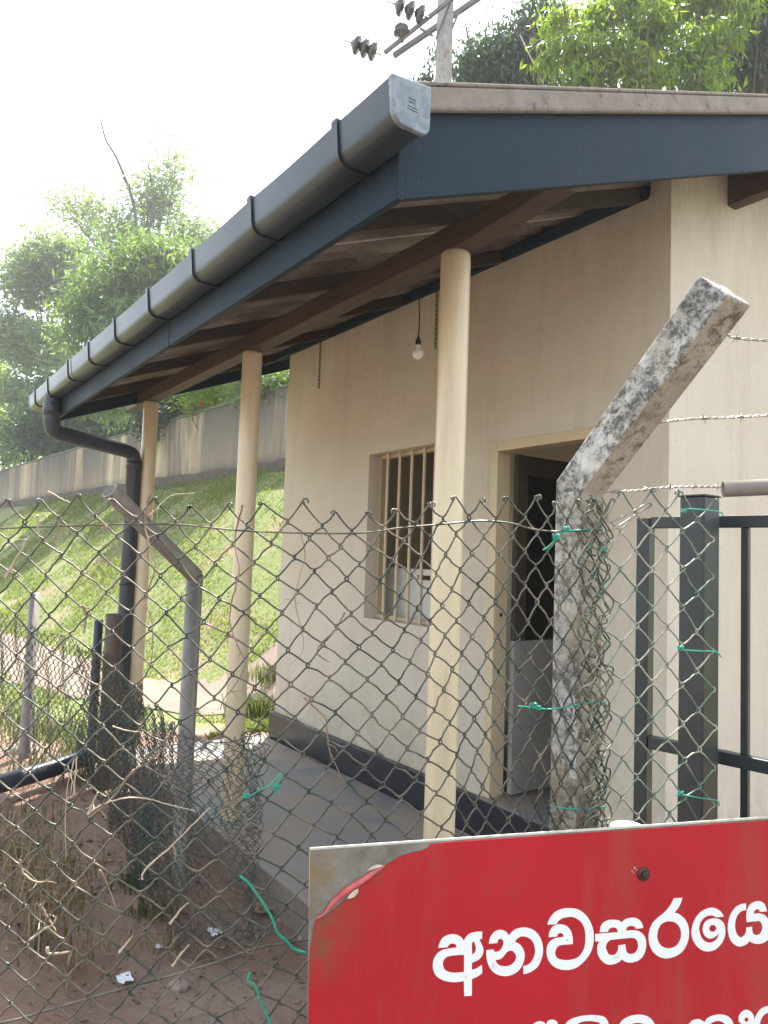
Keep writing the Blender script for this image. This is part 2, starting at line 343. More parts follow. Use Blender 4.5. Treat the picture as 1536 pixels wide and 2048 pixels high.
def link(name, me, mat, parent=None, bevel=0.):
    o = bpy.data.objects.new(name, me); COL.objects.link(o)
    if mat: me.materials.append(M[mat])
    if parent is not None:
        o.parent = parent; o.matrix_parent_inverse = mw(parent).inverted()
    if bevel:
        b = o.modifiers.new('bevel', 'BEVEL'); b.width = bevel; b.segments = 2; b.limit_method = 'ANGLE'
    return o
def mw(o):
    mtx = Matrix.LocRotScale(o.location, o.rotation_euler, o.scale)
    return mw(o.parent) @ o.matrix_parent_inverse @ mtx if o.parent else mtx
def tag(o, label=None, cat=None, group=None, kind=None):
    if label: o['label'] = label
    if cat: o['category'] = cat
    if group: o['group'] = group
    if kind: o['kind'] = kind
    return o
def thing(name, loc, label, cat, group=None):
    o = bpy.data.objects.new(name, None); COL.objects.link(o); o.location = tuple(map(float, loc)); o.empty_display_size = .1
    return tag(o, label, cat, group)
def spline(pts, k=6):
    p = [np.asarray(q, float) for q in pts]; out = []
    for i in range(len(p)-1):
        a, b, c, d = p[max(i-1, 0)], p[i], p[i+1], p[min(i+2, len(p)-1)]
        for j in range(k):
            t = j/k; out.append(.5*((2*b)+(c-a)*t+(2*a-5*b+4*c-d)*t*t+(3*b-a-3*c+d)*t**3))
    out.append(p[-1]); return out
def arr_mesh(name, V, F, mat, parent=None, tint=None, smooth=False):
    me = bpy.data.meshes.new(name); n = len(V); q = F.shape[1]
    me.vertices.add(n); me.vertices.foreach_set('co', np.asarray(V, np.float32).ravel())
    me.loops.add(F.size); me.loops.foreach_set('vertex_index', F.astype(np.int32).ravel())
    me.polygons.add(len(F)); me.polygons.foreach_set('loop_start', np.arange(0, F.size, q, dtype=np.int32))
    if smooth: me.polygons.foreach_set('use_smooth', np.ones(len(F), bool))
    me.update(calc_edges=True)
    if tint is not None:
        at = me.attributes.new('tint', 'FLOAT', 'POINT'); at.data.foreach_set('value', np.asarray(tint, np.float32))
    return link(name, me, mat, parent)

# ------------------------------------------------------------------ terrain
WA, WB = np.array([8.23, 15.8]), np.array([6.28, 40.6])     # the boundary wall's line
WD = (WB-WA)/np.linalg.norm(WB-WA); WN = np.array([-WD[1], WD[0]])   # normal towards the lawn
if WN[0] > 0: WN = -WN
WALL_Z0, WALL_Z1 = EYE+2.10, EYE+4.10
def vnoise(x, y, s, seed=0):
    r = np.random.default_rng(seed); z = 0
    for i in range(5):
        a = r.uniform(0, 6.28); f = s*r.uniform(.7, 1.6); z = z+np.sin((x*math.cos(a)+y*math.sin(a))*f+r.uniform(0, 6.28))
    return z/5
def ground_h(x, y):
    x = np.asarray(x, float); y = np.asarray(y, float)
    d = (x-WA[0])*WN[0]+(y-WA[1])*WN[1]
    d = d+np.clip(6.6-y, 0, 20)*1.2
    s = np.clip((5.0-d)/4.8, 0, 1); s2 = s*.75+.25*s*s*(3-2*s)
    z = 3.86*s2+.06*np.clip(-d, 0, 60)
    z = z+.05*vnoise(x, y, 1.3, 3)*s
    near = np.exp(-((x-.7)**2+(y-3.2)**2)/8)
    z = z+near*(.026*vnoise(x, y, 5, 1)+.020*vnoise(x, y, 13, 2)+.010*vnoise(x, y, 27, 12)) - .02
    # low earth bank at the left of the fence corner
    bx = np.clip((1.05-.10*(y-3)-x)/.55, 0, 1); by = np.exp(-((y-4.0)/1.3)**2)
    z = z+.30*bx*bx*(3-2*bx)*by*(1+.25*vnoise(x, y, 7, 9))
    return z
def graded(lo, hi, a, b, fine, grow=1.35):
    c = list(np.arange(a, b+1e-6, fine)); st = fine; v = b
    while v < hi: st *= grow; st = min(st, 6); v += st; c.append(v)
    st = fine; v = a
    while v > lo: st *= grow; st = min(st, 6); v -= st; c.insert(0, v)
    return np.array(c)
gx = graded(-150, 150, -.6, 4.2, .055, 1.25); gy = graded(-150, 220, .6, 6.6, .055, 1.12)
X, Y = np.meshgrid(gx, gy); Z = ground_h(X, Y)
nx, ny = len(gx), len(gy)
I = (np.arange(ny-1)[:, None]*nx+np.arange(nx-1)[None, :]).ravel()
GF = np.stack([I, I+1, I+1+nx, I+nx], 1)
g = arr_mesh('ground', np.stack([X.ravel(), Y.ravel(), Z.ravel()], 1), GF, 'soil', smooth=True); g['kind'] = 'structure'
gw = np.clip((Y-7.0)/.8, 0, 1)*np.clip((X-1.0)/.5, 0, 1)
gw = np.maximum(gw, np.clip((Y-8.3)/1.0, 0, 1)); gw = np.maximum(gw, np.clip((X-6.2), 0, 1))
gw = np.maximum(gw, .45*np.exp(-((X-.75)**2+(Y-3.9)**2)/.5))
at = g.data.attributes.new('grassy', 'FLOAT', 'POINT'); at.data.foreach_set('value', gw.ravel().astype(np.float32))
# unseen tar surface around the camera, added to cut bounce light on the walls
k = MT('tar', rough=.9); k.color(k.mix(k.noise(40, 5, .7), (.05, .049, .047), (.07, .068, .064))).bump(k.noise(120, 3, .7, lo=0, hi=1), .4, .006); M['tar'] = k.m
rd = np.array([math.cos(R(YAW)), -math.sin(R(YAW))]); rn = np.array([math.sin(R(YAW)), math.cos(R(YAW))]); V = []
aa = np.linspace(-60, 60, 81); bb_ = np.linspace(-6.0, .75, 10)
for a in aa:
    for b in bb_: q = rd*a+rn*b; V.append((q[0], q[1], max(.03, float(ground_h(*q))+.02)))
r_ = arr_mesh('unseen_road', np.array(V), np.array([(i*10+j, (i+1)*10+j, (i+1)*10+j+1, i*10+j+1) for i in range(80) for j in range(9)]), 'tar', smooth=True); r_['kind'] = 'structure'
# dirt path running beside the house end towards the left background
pc = spline([(5.6, 8.0), (3.6, 8.6), (2.7, 10.2), (2.2, 13.5), (1.6, 19), (.6, 30), (-2, 50)], 16)
V = []; 
for i, p in enumerate(pc):
    t = pc[min(i+1, len(pc)-1)]-pc[max(i-1, 0)]; t /= np.linalg.norm(t); nn = np.array([-t[1], t[0]])
    for j in range(7):
        wv = (j/6-.5)*1.55*(1+.12*math.sin(i*.9+j)*(j in (0, 6))); q = p+nn*wv
        V.append((q[0], q[1], float(ground_h(q[0], q[1]))+.012))
F = np.array([(i*7+j, i*7+j+1, (i+1)*7+j+1, (i+1)*7+j) for i in range(len(pc)-1) for j in range(6)])
p_ = arr_mesh('dirt_path', np.array(V), F, 'path_dirt', smooth=True); p_['kind'] = 'structure'

# ------------------------------------------------------------------ the boundary wall behind the lawn
bw = thing('boundary_wall', (WA[0], WA[1], WALL_Z0), 'long grey cement rendered wall with black water streaks above the grass bank', 'wall')
a0, a1 = WA-WD*14, WA+WD*60
mbw = MB(); th = WN*.1; n = 40
ring = []
for i in range(n+1):
    p = a0+(a1-a0)*i/n; z0 = float(ground_h(*p))-.6
    ring.append([(p[0]+th[0], p[1]+th[1], z0), (p[0]-th[0], p[1]-th[1], z0), (p[0]-th[0], p[1]-th[1], WALL_Z1), (p[0]+th[0], p[1]+th[1], WALL_Z1)])
vs = [q for r_ in ring for q in r_]; fs = [(i*4+j, i*4+(j+1) % 4, (i+1)*4+(j+1) % 4, (i+1)*4+j) for i in range(n) for j in range(4)]
fs += [(0, 1, 2, 3), (n*4+3, n*4+2, n*4+1, n*4)]
mbw.add(vs, fs); mbw.build('wall_panel', 'wall_render', bw)
mb = MB(); c0 = np.array([*(a0), WALL_Z1+.035]); c1 = np.array([*(a1), WALL_Z1+.035]); mb.bar(c0, c1, .27, .07); mb.build('coping', 'wall_cap', bw, .012)
mb = MB(); V = []; rr = np.random.default_rng(4); n = 150     # rough foundation course proud of the wall
for i in range(n+1):
    p = WA-WD*13+WD*60*i/n; q0, q1 = p+WN*.1, p+WN*(.15+rr.normal(0, .006)); gz_ = float(ground_h(*q1)); t_ = gz_+.27+rr.normal(0, .018)
    V += [(*q1, gz_-.3), (*q1, t_-.03), (*(q1*.6+q0*.4), t_), (*q0, t_)]
mb.add(V, [(i*4+k, (i+1)*4+k, (i+1)*4+k+1, i*4+k+1) for i in range(n) for k in range(3)], True); mb.build('footing', 'footing_stone', bw)

# ------------------------------------------------------------------ the guard house
XW, XC, XE, YB, YF, YC = 3.106, 1.95, 1.22, 1.70, 6.62, 2.09
XR, YW1, TH, RIDGE = 5.3, 6.035, .15, 4.6
FL, WT = EYE-1.6, EYE+1.865
def rz(x, off): return EYE+.385*(x if x < RIDGE else 2*RIDGE-x)+off
gh = thing('guard_house', (3.1, 4, 0), 'small cream plastered guard house with verandah posts, dark fascia and cement sheet roof', 'building')

def holed(mb, axis, at, u0, u1, z0, z1, holes, th):
    us = sorted({u0, u1, *[h[0] for h in holes], *[h[1] for h in holes]}); zs = sorted({z0, z1, *[h[2] for h in holes], *[h[3] for h in holes]})
    ins = lambda i, j: 0 <= i < len(us)-1 and 0 <= j < len(zs)-1 and not any(h[0]-1e-6 <= us[i] and us[i+1] <= h[1]+1e-6 and h[2]-1e-6 <= zs[j] and zs[j+1] <= h[3]+1e-6 for h in holes)
    P = (lambda u, z, d: (at+d, u, z)) if axis == 'x' else (lambda u, z, d: (u, at+d, z))
    for i in range(len(us)-1):
        for j in range(len(zs)-1):
            if not ins(i, j): continue
            a, b, c, d = us[i], us[i+1], zs[j], zs[j+1]
            mb.add([P(a, c, 0), P(b, c, 0), P(b, d, 0), P(a, d, 0)], [(0, 1, 2, 3)]); mb.add([P(a, c, th), P(b, c, th), P(b, d, th), P(a, d, th)], [(3, 2, 1, 0)])
            for (di, dj, e0, e1) in ((-1, 0, (a, c), (a, d)), (1, 0, (b, c), (b, d)), (0, -1, (a, c), (b, c)), (0, 1, (a, d), (b, d))):
                if not ins(i+di, j+dj): mb.add([P(*e0, 0), P(*e1, 0), P(*e1, th), P(*e0, th)], [(0, 1, 2, 3)])
WIN = (3.870, 4.655, EYE-.432, EYE+.800)
DOOR = (2.52, 3.305, FL+.225, EYE+.742)
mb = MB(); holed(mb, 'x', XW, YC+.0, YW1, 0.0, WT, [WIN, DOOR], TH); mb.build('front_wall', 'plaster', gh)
def gable(y0, y1, name):
    mb = MB(); pr = [(XW+TH+.001, -.0), (XR, -.0), (XR, rz(XR, .72)), (RIDGE, rz(RIDGE, .72)), (XW+TH+.001, rz(XW+TH, .72))]
    n = 5; vs = [(x, y0, z) for x, z in pr]+[(x, y1, z) for x, z in pr]
    mb.add(vs, [tuple(range(5)), tuple(range(9, 4, -1))]+[(i, (i+1) % n, n+(i+1) % n, n+i) for i in range(n)]); return mb.build(name, 'plaster', gh)
gable(YC, YC+TH, 'gable_wall')
mb = MB(); holed(mb, 'y', YW1-TH, XW+TH+.001, XR, 0, rz(XR, .72), [(3.285, 4.05, FL+.9, FL+2.4)], TH)  # unseen opening added in the far gable to light the room
pr = [(XW+TH+.001, rz(XR, .72)), (XR, rz(XR, .72)), (RIDGE, rz(RIDGE, .72)), (XW+TH+.001, rz(XW+TH, .72))]
mb.add([(x, y, z) for y in (YW1-TH, YW1) for x, z in pr], [(0, 1, 2, 3), (7, 6, 5, 4), (0, 3, 7, 4), (3, 2, 6, 7), (2, 1, 5, 6)]); mb.build('gable_wall', 'plaster', gh)
# plaster upstand of the gable end that rises to the barge board
mb = MB(); mb.hexa([(XW+.001, YC+.001, WT-.01), (XW+TH, YC+.001, WT-.01), (XW+TH, YC+.122, WT-.01), (XW+.001, YC+.122, WT-.01)],
                   [(XW+.004, YC+.002, rz(XW, .79)), (XW+TH, YC+.002, rz(XW+TH, .79)), (XW+TH, YC+.115, rz(XW+TH, .79)), (XW+.004, YC+.115, rz(XW, .79))]); mb.build('wall_upstand', 'plaster', gh)
mb = MB(); mb.box(XR-TH, XR, YC+TH, YW1-TH, 0, rz(XR, .70)); mb.build('rear_wall', 'plaster_inside', gh)
mb = MB(); mb.box(4.75, 4.83, YC+TH, YW1-TH, FL, rz(4.6, .55)); mb.build('partition_wall', 'plaster_inside', gh)
mb = MB(); mb.box(XW+TH, XR-TH, YC+TH, YW1-TH, FL-.1, FL+.222); mb.build('inside_floor', 'cement_floor', gh)
# verandah slab, plinth, threshold
mb = MB(); mb.box(1.80, XW-.05, 1.55, 6.15, -.2, FL); mb.build('verandah_slab', 'cement_floor', gh, .012)
mb = MB(); mb.box(1.792, 1.799, 1.55, 6.15, -.2, FL-.014); mb.build('slab_edge', 'slab_side', gh)
mb = MB(); mb.box(XW-.045, XW-.001, YC-.02, YW1+.02, -.1, FL+.222); mb.build('plinth', 'plinth_black', gh, .006)
mb = MB(); mb.box(XW-.044, XW+TH+.02, DOOR[0]+.002, DOOR[1]-.002, FL+.2225, FL+.2285); mb.build('threshold', 'cement_floor', gh)
# columns
for i, yc in enumerate((2.325, 4.307, 6.337)):
    mb = MB(); r = .0625
    mb.lathe((XC, yc, FL), (0, 0, 1), [(r, 0), (r, 2.86), (r*.98, 2.885), (r*.9, 2.893), (0, 2.893)], 28)
    mb.build('column', 'column_paint', gh)
# beam on the columns, struts, rafters, purlins
BZ = EYE+1.293
mb = MB(); V = [(x, y, z) for y, zb in ((1.728, BZ+.044), (2.2, BZ), (6.93, BZ)) for x, z in ((XC-.05, zb), (XC+.05, zb), (XC+.05, BZ+.105), (XC-.05, BZ+.105))]
mb.add(V, [(0, 1, 2, 3), (11, 10, 9, 8)]+[(a*4+k, (a+1)*4+k, (a+1)*4+(k+1) % 4, a*4+(k+1) % 4) for a in (0, 1) for k in range(4)]); mb.build('beam', 'timber_beam', gh, .004)
mb = MB(); mb.box(XW-.035, XW-.004, 2.215, YF-.03, WT-.012, rz(XW-.035, .735)); mb.build('wall_plate', 'dark_paint', gh)
for y in (2.27, 3.25, 4.25, 5.25, 6.28):
    mb = MB(); x0, x1 = XE+.005, 4.58
    x0 = XE+.003; mb.hexa([(x0, y-.025, rz(x0, .66)), (x1, y-.025, rz(x1, .66)), (x1, y+.025, rz(x1, .66)), (x0, y+.025, rz(x0, .66))],
            [(x0, y-.025, rz(x0, .735)), (x1, y-.025, rz(x1, .735)), (x1, y+.025, rz(x1, .735)), (x0, y+.025, rz(x0, .735))]); mb.build('rafter', 'timber', gh)
mb = MB(); mb.box(3.60, 3.68, 1.73, 2.3, EYE+1.925, EYE+2.14); mb.build('purlin', 'timber_beam', gh, .004)
# corrugated sheets, five per slope
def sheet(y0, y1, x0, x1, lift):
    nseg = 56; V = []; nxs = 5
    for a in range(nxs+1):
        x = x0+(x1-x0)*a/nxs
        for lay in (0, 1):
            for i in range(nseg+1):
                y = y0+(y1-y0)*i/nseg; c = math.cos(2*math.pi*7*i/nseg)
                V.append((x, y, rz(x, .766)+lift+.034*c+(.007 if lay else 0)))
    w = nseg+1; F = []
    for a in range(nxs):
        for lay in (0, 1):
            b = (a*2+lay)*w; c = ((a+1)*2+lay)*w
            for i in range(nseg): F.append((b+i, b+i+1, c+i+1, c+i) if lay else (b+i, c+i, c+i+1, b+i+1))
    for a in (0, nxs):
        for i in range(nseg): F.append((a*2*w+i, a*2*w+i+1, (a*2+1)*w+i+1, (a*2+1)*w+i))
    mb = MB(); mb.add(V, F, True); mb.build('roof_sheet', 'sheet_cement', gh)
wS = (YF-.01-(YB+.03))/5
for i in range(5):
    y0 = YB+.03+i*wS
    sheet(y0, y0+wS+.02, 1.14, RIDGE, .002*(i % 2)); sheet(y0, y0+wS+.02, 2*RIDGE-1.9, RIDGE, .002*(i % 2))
# fascia, barge boards, cap
for y0, y1, dx, dz in ((YB-.004, 3.652, 0, 0), (3.656, YF-.03, .002, -.003)):
    mb = MB(); mb.box(XE-.025-dx, XE-dx, y0, y1, EYE+1.045+dz, EYE+1.236); mb.build('fascia_board', 'dark_paint', gh, .003)
for y, z in ((3.63, 1.075), (3.68, 1.075), (3.63, 1.13), (3.68, 1.13), (1.74, 1.07), (1.74, 1.14)):
    mb = MB(); mb.lathe((XE-.0275, y, EYE+z), (-1, 0, 0), [(.005, 0), (.004, .0012), (0, .0016)], 8); mb.build('nail', 'dark_iron', gh)
for x in (1.27, 1.98, 2.72, 3.4):
    for oo in (.63, .73):
        mb = MB(); mb.lathe((x, YB-.0005, rz(x, oo)), (0, -1, 0), [(.005, 0), (.004, .0012), (0, .0016)], 8); mb.build('nail', 'dark_iron', gh)
def barge(y0, y1, name, o0, o1, mat, bev, x0=XE+.001, x1=RIDGE):
    mb = MB(); mb.hexa([(x0, y0, rz(x0, o0)), (x1, y0, rz(x1, o0)), (x1, y1, rz(x1, o0)), (x0, y1, rz(x0, o0))],
                       [(x0, y0, rz(x0, o1)), (x1, y0, rz(x1, o1)), (x1, y1, rz(x1, o1)), (x0, y1, rz(x0, o1))]); mb.build(name, mat, gh, bev)
barge(YB, YB+.025, 'barge_board', .582, .862, 'dark_paint', .003); barge(YF-.025, YF, 'barge_board', .582, .862, 'dark_paint', .003)
barge(YB-.03, YB-.002, 'barge_cap', .838, .915, 'cap_cement', .01, XE-.02); barge(YB-.03, YB+.17, 'barge_cap', .9155, .930, 'cap_cement', .006, XE-.02)
barge(YF+.002, YF+.03, 'barge_cap', .838, .915, 'cap_cement', .01, XE-.02)
mb = MB()       # ridge roll
mb.tube([(RIDGE, YB-.03, rz(RIDGE, .86)), (RIDGE, YF+.03, rz(RIDGE, .86))], .11, 14); mb.build('ridge_cap', 'cap_cement', gh)
# gutter
GX0, GX1, GZ0, GZ1 = 1.068, 1.193, EYE+1.168, EYE+1.292
def gprof(o=0., top=0.):
    r = .042; x0, x1, z0, z1 = GX0-o, GX1+o, GZ0-o, GZ1+top; P_ = [(x0, z1)]
    for a in range(0, 7): t = math.pi+a/6*math.pi/2; P_.append((x0+.008+r+r*math.cos(t), z0+r+r*math.sin(t)))
    for a in range(0, 5): t = 1.5*math.pi+a/4*math.pi/2; P_.append((x1-.025+.025*math.cos(t), z0+.025+.025*math.sin(t)))
    P_.append((x1, z1+.014)); return P_
BR = [1.845, 2.44, 3.03, 3.63, 4.23, 4.82, 5.39, 6.07, 6.58]
def sag(y):
    for a, b in zip([1.56]+BR, BR+[6.85]):
        if a <= y <= b: return -.007*math.sin(math.pi*(y-a)/(b-a))*(1 if a > 1.6 else .3)
    return 0
mb = MB(); ys = np.linspace(1.565, 6.83, 80); V = []
po, pi = gprof(0), [(x+(.004 if x < 1.13 else -.004), z+.004*(i not in (0, len(gprof())-1))) for i, (x, z) in enumerate(gprof())]
loop = po+pi[::-1]; nL = len(loop)
for y in ys: V += [(x+.3*sag(y), y, z+sag(y)) for x, z in loop]
mb.add(V, [(i*nL+k, (i+1)*nL+k, (i+1)*nL+(k+1) % nL, i*nL+(k+1) % nL) for i in range(len(ys)-1) for k in range(nL)]+[tuple(range(nL)), tuple(range((len(ys)-1)*nL+nL-1, (len(ys)-1)*nL-1, -1))], True)
gut = mb.build('gutter', 'gutter_pvc', gh)
es = gut.modifiers.new('es', 'EDGE_SPLIT'); es.split_angle = R(40)
def strap(y, w, o, mat, name):
    po = gprof(o, .006); pi = gprof(.0012, .006); L = po+pi[::-1]; n = len(L); mb = MB()
    mb.add([(x, yy, z) for yy in (y-w/2, y+w/2) for x, z in L], [(k, (k+1) % n, n+(k+1) % n, n+k) for k in range(n)]+[tuple(range(n))[::-1], tuple(range(n, 2*n))])
    return mb, L
for y in BR:
    mb, _ = strap(y, .032, .008, None, None); mb.box(GX0-.008, GX0+.012, y-.013, y+.013, GZ1-.004, GZ1+.010)
    mb.box(GX1+.001, GX1+.02, y-.018, y+.018, GZ0-.006, GZ0+.05); mb.build('gutter_bracket', 'bracket_black', gut)
mb, _ = strap(5.31, .05, .004, None, None); mb.build('gutter_joint', 'gutter_pvc', gut)
po = gprof(.004, .0); n = len(po)       # end caps
for y0, y1 in ((6.825, 6.842), (1.553, 1.572)):
    mb = MB(); mb.add([(x, y, z) for y in (y0, y1) for x, z in po], [(k, (k+1) % n, n+(k+1) % n, n+k) for k in range(n)]+[tuple(range(n))[::-1], tuple(range(n, 2*n))])
    cap = mb.build('end_cap', 'cap_pvc', gut, .003)
mb = MB(); cx, cz = 1.136, EYE+1.235       # raised moulding mark on the cap
for dx, dz, w_, h_ in ((0, -.010, .034, .005), (0, -.018, .034, .004), (-.004, .012, .020, .004), (.008, .003, .004, .018), (-.006, .002, .014, .004)):
    mb.box(cx+dx-w_/2, cx+dx+w_/2, 1.5505, 1.5528, cz+dz-h_/2, cz+dz+h_/2)
mb.build('raised_mark', 'cap_pvc', gut, .0006)
# downpipe
mb = MB(); dp = [(1.13, 6.15, EYE+1.20), (1.13, 6.15, EYE+1.02)]+[tuple(q) for q in spline([(1.13, 6.15, EYE+1.0), (1.15, 6.17, EYE+.93), (1.20, 6.19, EYE+.905)], 4)]
dp += [tuple(q) for q in spline([(1.76, 6.31, EYE+.845), (1.81, 6.32, EYE+.82), (1.83, 6.325, EYE+.76)], 4)]+[(1.83, 6.33, EYE+.3), (1.83, 6.335, EYE-1.0), (1.83, 6.34, .0)]
mb.tube(dp, .060, 16); dpo = mb.build('downpipe', 'pipe_navy', gh)
for z, h in ((EYE+1.03, .10), (EYE+.70, .06), (EYE+.30, .02), (EYE-.28, .02)):
    xx, yy = (1.13, 6.15) if z > EYE+1 else (1.83, 6.33)
    mb = MB(); mb.lathe((xx, yy, z), (0, 0, 1), [(.0595, 0), (.067, .002), (.067, h), (.0595, h+.002)], 18); mb.build('pipe_collar', 'pipe_navy' if h > .03 else 'bracket_black', dpo)
# window: frame and bars
y0, y1, z0, z1 = WIN; mb = MB(); t = .028
for bx in ((y0, y0+t, z0, z1), (y1-t, y1, z0, z1), (y0+t, y1-t, z0, z0+t), (y0+t, y1-t, z1-t, z1)):
    mb.box(XW+.10, XW+.146, bx[0]+.001, bx[1]-.001, bx[2]+.001, bx[3]-.001)
wf = mb.build('window', 'door_paint', gh)
for y in (3.925, 4.06, 4.205, 4.352, 4.503):
    mb = MB(); mb.tube([(XW+.07, y, z0-.01), (XW+.07, y, z1+.01)], .0125, 10); mb.build('window_bar', 'door_paint', wf)
# door: frame, half glazed leaf opened inwards
y0, y1, z0, z1 = DOOR; mb = MB(); t = .06
mb.box(XW-.012, XW+.10, y1-t, y1-.001, z0+.004, z1-.001); mb.box(XW-.012, XW+.10, y0+.001, y0+t, z0+.004, z1-.001); mb.box(XW-.0115, XW+.0995, y0+t, y1-t, z1-t, z1-.001)
df = mb.build('door_frame', 'door_paint', gh, .004)
mb = MB(); mb.lathe((XW+.045, y1-t-.001, EYE-.30), (0, -1, 0), [(.012, 0), (.012, .004), (.004, .006), (0, .006)], 12); mb.build('strike_plate', 'dark_iron', df)
mb = MB(); yl = y1-t-.045; lx0, lx1 = XW+.12, XW+.12+.66
mb.box(lx0, lx1, yl, yl+.035, z0+.02, z0+.92); dl = mb.build('door', 'door_grey', gh)
mb = MB(); mb.box(lx0, lx0+.09, yl, yl+.035, z0+.92, z1-t-.01); mb.box(lx1-.09, lx1, yl, yl+.035, z0+.92, z1-t-.01)
mb.box(lx0+.09, lx1-.09, yl, yl+.035, z1-t-.13, z1-t-.01); mb.build('glazed_frame', 'door_shade_brown', dl)
mb = MB(); mb.box(lx0+.09, lx1-.09, yl+.012, yl+.022, z0+.92, z1-t-.13); mb.build('glass_pane', 'dark_glass', dl)
for z in (z0+.25, z0+.75, z1-.4):
    mb = MB(); mb.lathe((lx0+.02, yl-.001, z), (0, -1, 0), [(.006, 0), (.006, .002), (0, .003)], 8); mb.build('screw', 'dark_iron', dl)

# hanging bulb and chains
bl = thing('hanging_bulb', (2.53, 3.33, EYE+1.19), 'white light bulb hanging on a cord under the verandah roof', 'light bulb')
bp = np.array([2.53, 3.33, EYE+1.19])
mb = MB(); prof = [(0, -.033)]+[(.033*math.sin(a), -.033*math.cos(a)) for a in np.linspace(.2, 2.5, 10)]+[(.015, .045), (.015, .052)]
mb.lathe(bp, (0, 0, 1), prof, 18); mb.build('bulb', 'bulb_white', bl)
mb = MB(); mb.lathe(bp, (0, 0, 1), [(.016, .05), (.017, .075), (.011, .082), (.008, .10), (0, .102)], 14); mb.build('lamp_holder', 'bracket_black', bl)
mb = MB(); mb.tube(spline([bp+(0, 0, .10), bp+(.006, .003, .2), bp+(-.004, 0, .33), bp+(.0, 0, rz(2.53, .565)-bp[2])], 5), .004, 6); mb.build('cord', 'dark_iron', bl)
def chain(x, y, zt, zb, label):
    c = thing('hanging_chain', (x, y, zt), label, 'chain', 'chains hanging from the verandah roof')
    n = int((zt-zb)/.027)
    for i in range(n):
        mb = MB(); z = zt-.0135-i*.027; a = (i % 2)*math.pi/2+.2; pts = []
        for q in range(11):
            t = 2*math.pi*q/10; pts.append((x+.007*math.cos(t)*math.cos(a), y+.007*math.cos(t)*math.sin(a), z+.0175*math.sin(t)))
        mb.tube(pts, .0026, 5, cap=False); mb.build('link', 'dark_iron', c)
chain(2.53, 3.17, rz(2.53, .565), EYE+1.175, 'dark iron chain hanging beside the nearest verandah post')
chain(2.53, 4.46, rz(2.53, .565), EYE+1.175, 'dark iron chain hanging near the left end of the front wall')
# inside the window: plastic chair, small picture
ch = thing('plastic_chair', (3.75, 4.25, FL+.22), 'white plastic chair with a slotted back behind the window bars', 'chair')
mb = MB(); holed(mb, 'x', 3.42, 4.02, 4.90, EYE-.62, EYE-.055, [(4.26, 4.42, EYE-.135, EYE-.10)], .03); mb.build('backrest', 'white_plastic', ch, .008)
mb = MB(); mb.box(3.455, 3.90, 3.96, 4.57, FL+.62, FL+.66); mb.build('seat', 'white_plastic', ch, .01)
for x, y in ((3.47, 3.99), (3.47, 4.53), (3.86, 3.99), (3.86, 4.53)):
    mb = MB(); mb.hexa([(x-.02, y-.02, FL+.222), (x+.02, y-.02, FL+.222), (x+.02, y+.02, FL+.222), (x-.02, y+.02, FL+.222)], [(x-.025, y-.025, FL+.62), (x+.025, y-.025, FL+.62), (x+.025, y+.025, FL+.62), (x-.025, y+.025, FL+.62)]); mb.build('leg', 'white_plastic', ch)
pk = D(830, 968, 6.6); px_ = 4.747
pk = onX(832, 968, px_)
pc_ = thing('wall_picture', pk, 'small dark picture on the wall inside, seen through the window bars', 'picture')
mb = MB(); mb.box(px_-.02, px_, pk[1]-.20, pk[1]+.20, pk[2]-.15, pk[2]+.15); mb.build('frame', 'timber', pc_, .004)
mb = MB(); mb.box(px_-.024, px_-.0205, pk[1]-.17, pk[1]+.17, pk[2]-.12, pk[2]+.12); mb.build('print', 'picture_brown', pc_)

# ------------------------------------------------------------------ concrete fence post with a cranked arm
PB = D(1164, 985, 1.56)                   # front edge at the bend
s_ = .074
post = thing('concrete_post', (PB[0], PB[1], 0), 'mossy white concrete fence post with an arm cranked up to the right', 'fence post')
def ring_(c, ex, ey): return [c, c+ex, c+ex+ey, c+ey]
ex = np.array([s_, .0, 0]); ey = np.array([0, s_, 0])
c0 = np.array([PB[0], PB[1], -.2]); c1 = np.array([PB[0], PB[1], PB[2]])
# arm: leans along -y; find its far corner from the photograph on the plane x = PB[0]
tip = onX(1456, 590, PB[0]); dv = tip-c1; dv /= np.linalg.norm(dv)
pn = np.array([0, -dv[2], dv[1]]); pn = pn if pn[2] > 0 else -pn
c1b = c1+ey*1.0
half = .5*(np.array([0, 1, 0.])+pn); half /= np.linalg.norm(half); half = half*s_/max(np.dot(half, (0, 1, 0)), .3)
mb = MB(); V = ring_(c0, ex, ey)+[c1, c1+ex, c1+ex+half, c1+half]+ring_(tip, ex*1.10, pn*s_*1.06)
F = [(3, 2, 1, 0), (8, 9, 10, 11)]+[(b+i, b+(i+1) % 4, b+4+(i+1) % 4, b+4+i) for b in (0, 4) for i in range(4)]
mb.add(V, F); po_ = mb.build('shaft', 'post_concrete', post, .005); po_.data.materials.append(M['post_tan']); po_.data.polygons[2].material_index = 1; po_.data.polygons[6].material_index = 1
